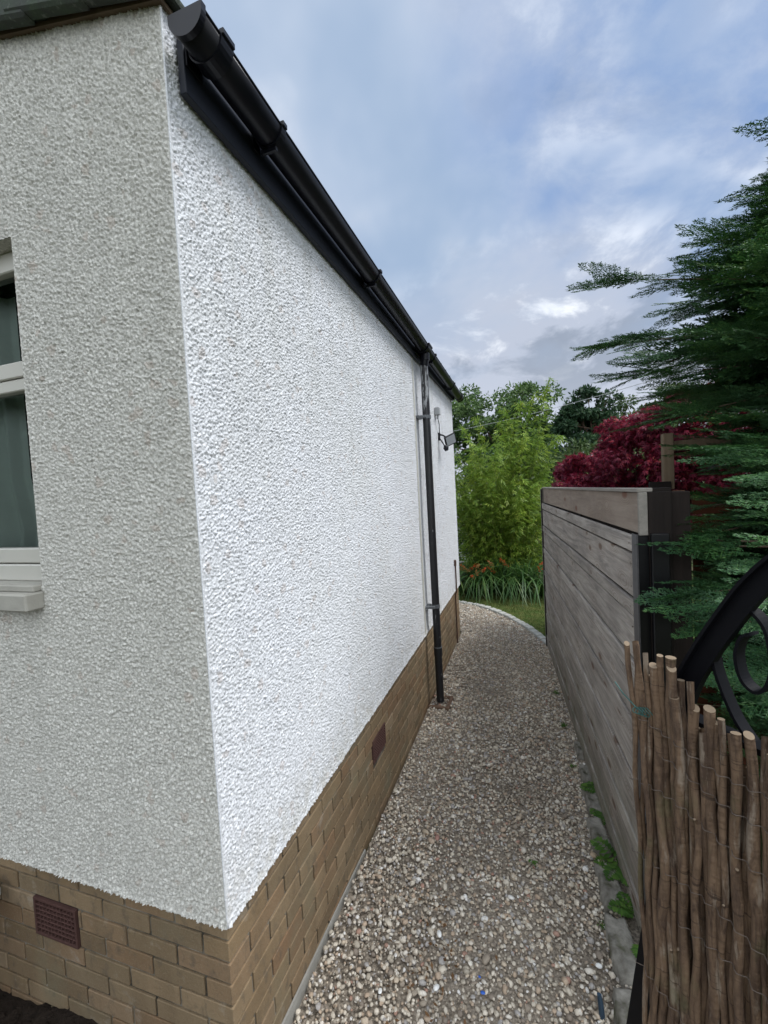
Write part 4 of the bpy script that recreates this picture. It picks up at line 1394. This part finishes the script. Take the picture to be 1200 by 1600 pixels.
# --- broadleaf clump helper
def kite(L_=1, W=.35, fold=.12, droop=.15):
    V = np.array([[0, 0, 0], [L_ * .45, W / 2, -fold * W], [L_, 0, -droop * L_], [L_ * .45, -W / 2, -fold * W]])
    return V, np.array([[0, 1, 2, 3]])


def clump_tree(name, label, base, hull, nclump, nleaf, leaf, mat, seed, trunk_h, group=None, cat='tree', flat=.75, trunk_r=.15, csz=(.28, .55), cname='crown', dirdown=.3):
    """hull: list of (cx,cy,cz,rx,ry,rz) ellipsoids carrying leaf clumps"""
    rg = np.random.default_rng(seed)
    root = empty(name, (*base, 0), label, cat, group)
    cs = []
    vol = np.array([h_[3] * h_[4] * h_[5] for h_ in hull]) ** .7; vol /= vol.sum()
    for h_, nv in zip(hull, np.maximum(1, (vol * nclump).astype(int))):
        d = unit(rg.normal(size=(nv, 3))); rr_ = rg.uniform(.35, 1.0, (nv, 1)) ** .5
        cs.append(np.array(h_[:3]) + d * rr_ * np.array(h_[3:6]))
    cs = np.vstack(cs)
    # leaves on clump surfaces
    ci = rg.integers(0, len(cs), nleaf)
    rs = rg.uniform(csz[0], csz[1], len(cs))
    d = unit(rg.normal(size=(nleaf, 3)) * np.array([1, 1, .8]) + np.array([0, 0, .25]))
    P = cs[ci] + d * (rs[ci] * rg.uniform(.55, 1.08, nleaf))[:, None] * np.array([1.1, 1.1, flat])
    T = unit(d + rg.normal(0, .6, (nleaf, 3)) - np.array([0, 0, dirdown]))
    Nn = unit(d * .6 + rg.normal(0, .5, (nleaf, 3)) + np.array([0, 0, .5]))
    V0, F0_ = leaf
    V, F = inst(V0, F0_, orient(T, Nn), P, rg.uniform(.65, 1.3, nleaf))
    npmesh(cname, V, F, mat, root)
    tb = MB(); bs = Vector((*base, -.02)); tp = Vector((base[0], base[1], trunk_h))
    tb.tube([bs, bs.lerp(tp, .5) + Vector((.05 * trunk_h * .2, 0, 0)), tp], [trunk_r, trunk_r * .75, trunk_r * .4], 10)
    for k in range(0, len(cs), max(1, len(cs) // 26)):
        c_ = Vector(cs[k]); s0 = bs.lerp(tp, rg.uniform(.45, .98)); tb.tube([s0, s0.lerp(c_, .5) + Vector((0, 0, -.05 * trunk_h * .2)), c_], [trunk_r * .3, trunk_r * .16, trunk_r * .05], 5, False)
    tb.build('trunk', 'trunk', root)
    return root


BG = 'trees beyond the garden'
clump_tree('broadleaf_tree', 'large rounded mid green tree beyond the lime green bamboo', (.2, 18.5),
           [(-.3, 18.3, 4.7, 2.0, 1.6, 1.9), (1.2, 18.8, 5.0, 1.4, 1.4, 1.75), (-1.6, 18.4, 3.8, 1.3, 1.4, 2.2), (.3, 18.0, 2.6, 2.2, 1.6, 1.8), (.9, 18.4, 3.4, 1.8, 1.2, 1.5)], 150, 30000, kite(.17, .085, .2, .2), 'tree_a', 21, 4.8, BG, trunk_r=.22, csz=(.25, .6))
clump_tree('dark_tree', 'dark green layered tree between bamboo and conifer, behind the maple', (3.1, 14.4),
           [(3.1, 14.4, 4.5, .75, .6, .55), (2.9, 14.4, 3.7, 1.1, .8, .7), (3.3, 14.4, 2.9, 1.3, .8, .9), (2.7, 14.4, 4.1, .7, .6, .5)], 60, 13000, kite(.15, .07, .2, .2), 'tree_b', 22, 4.3, BG, csz=(.18, .42), flat=.45)
clump_tree('broadleaf_tree', 'yellowish green tree glimpsed just left of the conifer above the maple', (6.0, 20.5),
           [(5.6, 20.5, 4.4, 1.3, 1.2, 1.1), (7.0, 20.5, 4.8, 1.4, 1.2, 1.2), (6.2, 20.3, 3.0, 2.2, 1.2, 1.3)], 50, 12000, kite(.17, .08, .2, .2), 'tree_c', 23, 4.2, BG, csz=(.3, .55))
clump_tree('hedge_shrub', 'mid green shrub mass right behind the bamboo clump', (2.3, 11.8),
           [(2.0, 11.8, 2.2, .9, .7, .9), (2.9, 12.2, 2.5, .9, .7, .8), (3.6, 12.2, 2.1, .9, .7, 1.0), (2.6, 12, 1.2, 1.6, .8, 1.0)], 60, 15000, kite(.11, .05, .2, .2), 'tree_c', 24, 2.0, None, 'shrub', csz=(.2, .4))
clump_tree('hedge_shrub', 'dark shrub in the shade at the left, behind the bamboo', (-.9, 12.2),
           [(-1.1, 10.3, .85, 1.0, .3, .85), (.1, 10.3, .85, 1.0, .3, .9), (.2, 12.4, 2.1, 1.1, .7, 1.3), (-2.2, 12.4, 2.2, 1.2, .8, 1.5), (1.2, 12.6, 1.9, 1.0, .7, 1.3)], 60, 16000, kite(.11, .05, .2, .2), 'tree_b', 25, 2.0, None, 'shrub', csz=(.22, .42))
clump_tree('hedge_shrub', 'green hedge far behind the red maple at the right', (6.2, 13.5),
           [(5.2, 13.5, 1.9, 1.4, .7, 1.5), (7.0, 13.5, 2.1, 1.6, .8, 1.7)], 50, 12000, kite(.12, .06, .2, .2), 'tree_a', 26, 2.0, None, 'shrub', csz=(.25, .45))


# --- Japanese maple: drooping lobed leaves
def maple_leaf():
    Vs, Fs = [], []
    for i, a in enumerate((-1.15, -.6, 0, .6, 1.15)):
        l = (.55, .85, 1.0, .85, .55)[i]; w_ = .11
        c_, s_ = math.cos(a), math.sin(a)
        pts = np.array([[0, 0, 0], [.45 * l, w_, -.05 * l], [l, 0, -.28 * l], [.45 * l, -w_, -.05 * l]])
        R = np.array([[c_, -s_, 0], [s_, c_, 0], [0, 0, 1]])
        Vs.append(pts @ R.T); Fs.append(np.arange(4)[None] + 4 * i)
    return np.vstack(Vs), np.vstack(Fs)


mv, mf_ = maple_leaf()
rm_root = clump_tree('japanese_maple', 'crimson Japanese maple spreading above the top of the timber fence', (2.3, 5.4),
           [(1.86, 5.35, 2.10, .50, .5, .40), (2.40, 5.1, 2.25, .62, .6, .50), (2.9, 4.8, 2.25, .55, .5, .5), (2.15, 5.2, 2.62, .30, .35, .14), (2.6, 4.9, 2.84, .45, .35, .18), (3.0, 4.6, 2.90, .42, .3, .18), (2.35, 5.2, 1.6, .7, .6, .4)],
           120, 24000, (mv * .062, mf_), 'maple', 31, 1.7, None, 'tree', .6, .05, (.12, .26), 'crown', .5)


# --- bamboo
bam = empty('bamboo_clump', (.55, 7.9, 0), 'lime green bamboo clump with arching tips at the end of the path', 'bamboo')
rg = np.random.default_rng(41)
cm = MB(); LP = []; LT = []
for i in range(120):
    a = rg.uniform(0, 2 * PI); r0 = rg.uniform(0, .30)
    o = Vector((.42 + r0 * 2.3 * math.cos(a), 7.95 + r0 * math.sin(a), 0))
    out = Vector((math.cos(a), math.sin(a) * .8, 0)); Hh = rg.uniform(1.6, 3.35)
    if i < 9: Hh = (4.35, 4.15, 3.95, 3.7, 3.75, 3.9, 3.5, 3.6, 3.4)[i]; a = (.3, .7, 1.2, 3.0, 2.7, .1, 3.3, 2.2, -.2)[i]; out = Vector((math.cos(a), math.sin(a) * .5, 0))
    sp_ = rg.uniform(.35, 1.05) * (1.0 if i >= 9 else .62); P_ = []
    for k in range(13):
        t = k / 12
        P_.append(o + out * (sp_ * t ** 2.1) + Vector((.02 * math.sin(k + i), 0, Hh * (t - .10 * t ** 4 * sp_))))
    cm.tube(P_, [.0085 * (1 - .8 * k / 12) for k in range(13)], 6, False)
    dens = int((200 if i >= 9 else 230) * Hh / 3)
    for k in range(dens):
        t = rg.uniform(.04, 1.0); j = min(int(t * 12), 11); q = P_[j].lerp(P_[j + 1], t * 12 - j)
        b_ = unit(rg.normal(size=3) * np.array([1, 1, .45])); lr = rg.uniform(.02, .30) * (1.10 - .72 * t)
        LP.append(np.array(q) + b_ * lr + np.array([0, 0, -lr * .15])); LT.append(b_ + np.array([out.x, out.y, 0]) * .3 + np.array([0, 0, rg.uniform(-.7, .25)]))
cm.build('culms', 'culm', bam)
LP = np.array(LP); LT = unit(np.array(LT)); 
# each sprig = three leaves
V3_, F3_ = [], []
for k, (a, l) in enumerate(((0, 1), (.55, .8), (-.5, .85), (.2, .7))):
    v0, f0 = kite(.105 * l, .017, .15, .22)
    R = np.array([[math.cos(a), -math.sin(a), 0], [math.sin(a), math.cos(a), 0], [0, 0, 1]])
    V3_.append(v0 @ R.T + np.array([-.02 * k, 0, .004 * k])); F3_.append(f0 + 4 * k)
V, F = inst(np.vstack(V3_), np.vstack(F3_), orient(LT, unit(rg.normal(0, .5, LP.shape) + np.array([0, 0, 1]))), LP, rg.uniform(.6, 1.25, len(LP)))
npmesh('foliage', V, F, 'bamboo', bam)


# --- strap-leaf plants with orange flowers
def strap_plant(x, y, hgt, nl, seed, label, nfl=8, red=False):
    rg = np.random.default_rng(seed); root = empty('crocosmia', (x, y, 0), label, 'plant', 'orange flowering strap-leaved plants below the bamboo')
    Vs = []; Fs = []; c = 0
    for i in range(nl):
        a = rg.uniform(0, 2 * PI); out = np.array([math.cos(a), math.sin(a), 0]); side = np.array([-out[1], out[0], 0])
        o = np.array([x, y, 0]) + out * rg.uniform(0, .13); ln = hgt * rg.uniform(.85, 1.5); be = rg.uniform(.45, 1.45); w_ = rg.uniform(.010, .018)
        m_ = 7; tw = rg.uniform(-.5, .5)
        for k in range(m_ + 1):
            t = k / m_; ang = be * 1.5 * t ** 1.5
            p = o + out * ln * (math.sin(ang) * t * .8 + .08 * t) + np.array([0, 0, ln * t * math.cos(ang) ** 1.0])
            p[2] = max(p[2], .02)
            ww = w_ * (1 - t ** 2.5) + .0005
            s2 = side * math.cos(tw * t) + np.array([0, 0, 1]) * math.sin(tw * t)
            Vs += [p - s2 * ww, p + s2 * ww]
            if k < m_: Fs.append([c + 2 * k, c + 2 * k + 1, c + 2 * k + 3, c + 2 * k + 2])
        c += 2 * (m_ + 1)
    npmesh('leaves', np.array(Vs), np.array(Fs), 'strap', root, True)
    st_ = MB(); LPp = []; LTt = []; LPf = []; LTf = []
    for i in range(nfl):
        a = rg.uniform(PI * .9, PI * 2.2); out = Vector((math.cos(a), math.sin(a), 0)); hh_ = hgt * rg.uniform(.72, 1.12)
        P_ = [Vector((x, y, 0)) + out * (.05 + .38 * t ** 2) * rg.uniform(.98, 1.02) + Vector((0, 0, hh_ * (t - .12 * t ** 3))) for t in (0, .25, .5, .75, .9, 1.0)]
        st_.tube(P_, [.0035, .003, .0025, .002, .0015, .001], 5, False)
        for k in range(9):
            q = P_[3].lerp(P_[5], rg.uniform(0, 1.15)); q = np.array(q) + rg.normal(0, .012, 3)
            for m_ in range(4):
                (LPp if (i % 2 == 0 or red) else LPf).append(q); (LTt if (i % 2 == 0 or red) else LTf).append(rg.normal(0, 1, 3) + np.array([0, 0, .4]))
    st_.build('stems', 'strap', root)
    for LPx, LTx, mt_, nm in ((LPp, LTt, 'flower', 'flowers'), (LPf, LTf, 'faded', 'faded_flowers')):
        if not LPx: continue
        v0, f0 = kite(.030, .017, .2, .2); T = unit(np.array(LTx))
        V, F = inst(v0, f0, orient(T, unit(rg.normal(size=T.shape))), np.array(LPx), rg.uniform(.8, 1.3, len(LPx)))
        npmesh(nm, V, F, mt_, root)
    return root


strap_plant(-.42, 7.30, .62, 120, 51, 'strap-leaved clump with orange flowers against the far house corner', 5)
strap_plant(.02, 7.28, .70, 130, 52, 'fullest strap-leaved clump with faded orange flowers, second from the house', 8)
strap_plant(.48, 7.30, .72, 120, 53, 'broad arching strap-leaved clump in the middle under the bamboo', 2)
strap_plant(.85, 7.35, .78, 110, 54, 'tall strap-leaved clump topped by bright orange-red flowers', 4, True)
strap_plant(1.2, 7.30, .62, 110, 55, 'strap-leaved clump beside the far end of the timber fence', 0, True)
strap_plant(.25, 7.5, .8, 90, 56, 'strap-leaved clump at the back against the bamboo stems', 0)

# lawn grass
n = 42000
x = RNG.uniform(-1.6, 2.0, n); y = RNG.uniform(4.7, 7.6, n)
lp = [(1.165, 4.85)] + [(a + .06, b_ + .06) for a, b_ in arc[1:]] + [(-2.4, 8), (2.5, 8), (2.5, 4.85)]
ok = inpoly(x, y, lp); x, y = x[ok], y[ok]; n = len(x)
T = unit(np.stack([RNG.normal(0, .45, n), RNG.normal(0, .45, n), np.ones(n)], -1))
v0, f0 = kite(.035, .0045, .1, 0)
V, F = inst(v0, f0, orient(T, unit(RNG.normal(size=(n, 3)))), np.stack([x, y, np.full(n, -.006)], -1), RNG.uniform(.6, 1.3, n))
tag(npmesh('grass', V, F, 'grass'), kind='stuff')

# --- ferns and weeds at the fence foot
def fern(x, y, s, nf, seed, label, mat='fern', a0=2.2, a1=5.2):
    rg = np.random.default_rng(seed); Vs = []; Fs = []; c = 0
    root = None
    for i in range(nf):
        a = rg.uniform(a0, a1); out = np.array([math.cos(a), math.sin(a), 0]); side = np.array([-out[1], out[0], 0]); ln = s * rg.uniform(.7, 1.2); lift = rg.uniform(.35, 1.2)
        for k in range(10):
            t = (k + 1) / 10.5
            p = out * ln * t * .85 + np.array([0, 0, ln * (lift * t - .8 * lift * t * t) + .01])
            pl_ = ln * .36 * math.sin(PI * (t * .86 + .12)) ; wv_ = ln * .042
            for sd in (-1, 1):
                d = unit(side * sd + out * .35 + np.array([0, 0, rg.uniform(-.25, .05)])); n2 = 1
                for m_ in range(n2):
                    q = p + d * pl_ * m_ / n2; r_ = wv_ * 1.5
                    e = q + d * pl_
                    sdv = unit(np.cross(d, np.array([0, 0, 1.0]))) * r_
                    Vs += [q, (q + e) / 2 + sdv, e, (q + e) / 2 - sdv]; Fs.append([c, c + 1, c + 2, c + 3]); c += 4
        # rachis
        for k in range(8):
            t0, t1 = k / 8, (k + 1.2) / 8
            f_ = lambda t: out * ln * t * .85 + np.array([0, 0, ln * (lift * t - .8 * lift * t * t) + .01])
            q, e = f_(t0), f_(t1); sdv = side * .0012
            Vs += [q, (q + e) / 2 + sdv, e, (q + e) / 2 - sdv]; Fs.append([c, c + 1, c + 2, c + 3]); c += 4
    o = npmesh('fern', np.array(Vs), np.array(Fs), mat, None); o.location = (x, y, .015)
    return tag(o, label, 'fern', 'ferns growing at the foot of the fence')


fern(1.33, 1.93, .12, 5, 71, 'brightest lime green fern tuft, farthest up the fence foot', a0=1.5, a1=5.5)
fern(1.31, 1.77, .14, 3, 72, 'small straggly fern just in front of the brightest tuft')
fern(1.345, 1.37, .18, 3, 73, 'large fern with a broad frond pointing across the kerb stones', a0=2.4, a1=4.2)
fern(1.34, 1.31, .20, 1, 74, 'fern frond arching towards the fence above the near kerb', a0=-1.6, a1=-.9)
fern(1.352, 1.10, .12, 4, 75, 'dark bushy fern nearest the black gate foot', a0=1.8, a1=5.0)
fern(1.355, .96, .10, 3, 76, 'low fern tuft squeezed between near kerb slab and fence', a0=1.8, a1=5.0)


def weed(x, y, s, nl, seed, label):
    rg = np.random.default_rng(seed); n = nl
    T = unit(np.stack([rg.normal(0, 1, n), rg.normal(0, 1, n), rg.uniform(.1, .9, n)], -1))
    P = np.stack([rg.normal(0, s * .35, n), rg.normal(0, s * .35, n), rg.uniform(0, s * .3, n)], -1)
    v0, f0 = kite(s * .55, s * .25, .15, .3)
    V, F = inst(v0, f0, orient(T, unit(rg.normal(0, .3, (n, 3)) + np.array([0, 0, 1]))), P, rg.uniform(.5, 1.2, n))
    o = npmesh('weed', V, F, 'fern'); o.location = (x, y, .014)
    return tag(o, label, 'weed')


weed(.905, 1.285, .03, 22, 81, 'tiny green weed seedling alone in the gravel')
weed(1.21, 1.02, .022, 40, 82, 'flat mossy green weed by the crack in the kerb')
weed(1.19, 2.2, .03, 40, 83, 'thin green weed patch near the farther kerb stones')
weed(1.17, 2.75, .04, 60, 84, 'weed strip by the fence foot halfway up the path')
weed(1.15, 3.35, .04, 60, 85, 'scraggly weed patch by the fence past the downpipe')
# dead leaves blown on the gravel, soil blades
n = 150
x = np.concatenate([RNG.normal(.50, .10, 60), RNG.uniform(.1, 1.2, 90)]); y = np.concatenate([RNG.normal(.72, .13, 60), RNG.uniform(.2, 4.6, 90)])
T = unit(np.stack([RNG.normal(0, 1, n), RNG.normal(0, 1, n), RNG.normal(0, .2, n)], -1))
v0, f0 = kite(.022, .012, .3, .3)
V, F = inst(v0, f0, orient(T, unit(RNG.normal(0, .4, (n, 3)) + np.array([0, 0, 1]))), np.stack([x, y, np.full(n, .02)], -1), RNG.uniform(.4, 1.2, n))
tag(npmesh('leaf_litter', V, F, 'deadleaf'), kind='stuff')


def blades(x, y, z, lens, seed, label):
    rg = np.random.default_rng(seed); Vs = []; Fs = []; c = 0
    for (az, ln, lf) in lens:
        out = np.array([math.cos(az), math.sin(az), 0]); side = np.array([-out[1], out[0], 0])
        for k in range(9):
            t = k / 8; p = out * ln * t * .9 + np.array([0, 0, ln * (lf * t - .75 * lf * t * t)]); ww = .005 * (1 - t ** 2) + .0004
            Vs += [p - side * ww, p + side * ww]
            if k < 8: Fs.append([c + 2 * k, c + 2 * k + 1, c + 2 * k + 3, c + 2 * k + 2])
        c += 18
    o = npmesh('grass_tuft', np.array(Vs), np.array(Fs), 'grass', None, True); o.location = (x, y, z)
    return tag(o, label, 'grass tuft')


blades(-.86, -.13, .12, [(-2.9, .24, .5), (-2.7, .20, .5), (-1.4, .15, .4), (-.9, .12, .5)], 91, 'green grass blades sprouting from dark soil under the gable wall')
# clods on the soil
n = 2600
x = RNG.uniform(-2.0, -.25, n); y = RNG.uniform(-.7, -.02, n)
z = .10 + .035 * np.sin(x * 7 + y * 3) * np.cos(y * 6) - .05 * np.clip((x + .35) / .35, 0, 1) + .05 * np.clip((-x - .6), 0, 1) * .8
V, F = stones(np.stack([x, y, z], -1), np.clip(RNG.gamma(3, 1, n) / 3 * .007, .002, .02), 1, .2, 7)
tag(npmesh('soil_clods', V, F, 'soil', None, False), kind='stuff')

# --- distance: pale wall, overhead wire
gw = MB(); gw.box((-2.8, 11.0, -.02), (-.55, 11.2, 1.96), .01)
gwo = empty('garden_wall', (-1.7, 11.1, 0), 'pale wall glimpsed between the house corner and the bamboo', 'wall')
gw.build('wall', 'whitewall', gwo)
gw = MB(); gw.box((-2.85, 10.96, 1.961), (-.5, 11.24, 2.01), .008); gw.build('coping', 'sill', gwo)
b = MB(); P_ = []
A0, A1 = Vector((-3.2, 13.9, 3.95)), Vector((6.2, 6.9, 4.42))
for i in range(41):
    t = i / 40; p = A0.lerp(A1, t); p.z -= .55 * 4 * t * (1 - t) * .55
    P_.append(p)
b.tube(P_, .006, 6)
tag(b.build('overhead_wire', 'grey_box', None), 'thin overhead wire sloping up to the right above the bamboo', 'wire')

# unseen hedge and trees added behind the viewpoint to darken window glass and gable
clump_tree('hedge_shrub', 'unseen tall green hedge added behind the viewpoint to darken the gable window', (-3, -8.0),
           [(-9.2, -4.6, 3.2, 1.2, 2.2, 4.2), (-10.5, -6.6, 3.6, 2.2, 1.8, 4.4), (-6.5, -8, 1.9, 2.4, .8, 2.2), (-3, -8.4, 1.8, 2.6, .8, 2.0)], 260, 52000, kite(.27, .17, .2, .2), 'tree_b', 28, 2.0, None, 'hedge', csz=(.4, .7))
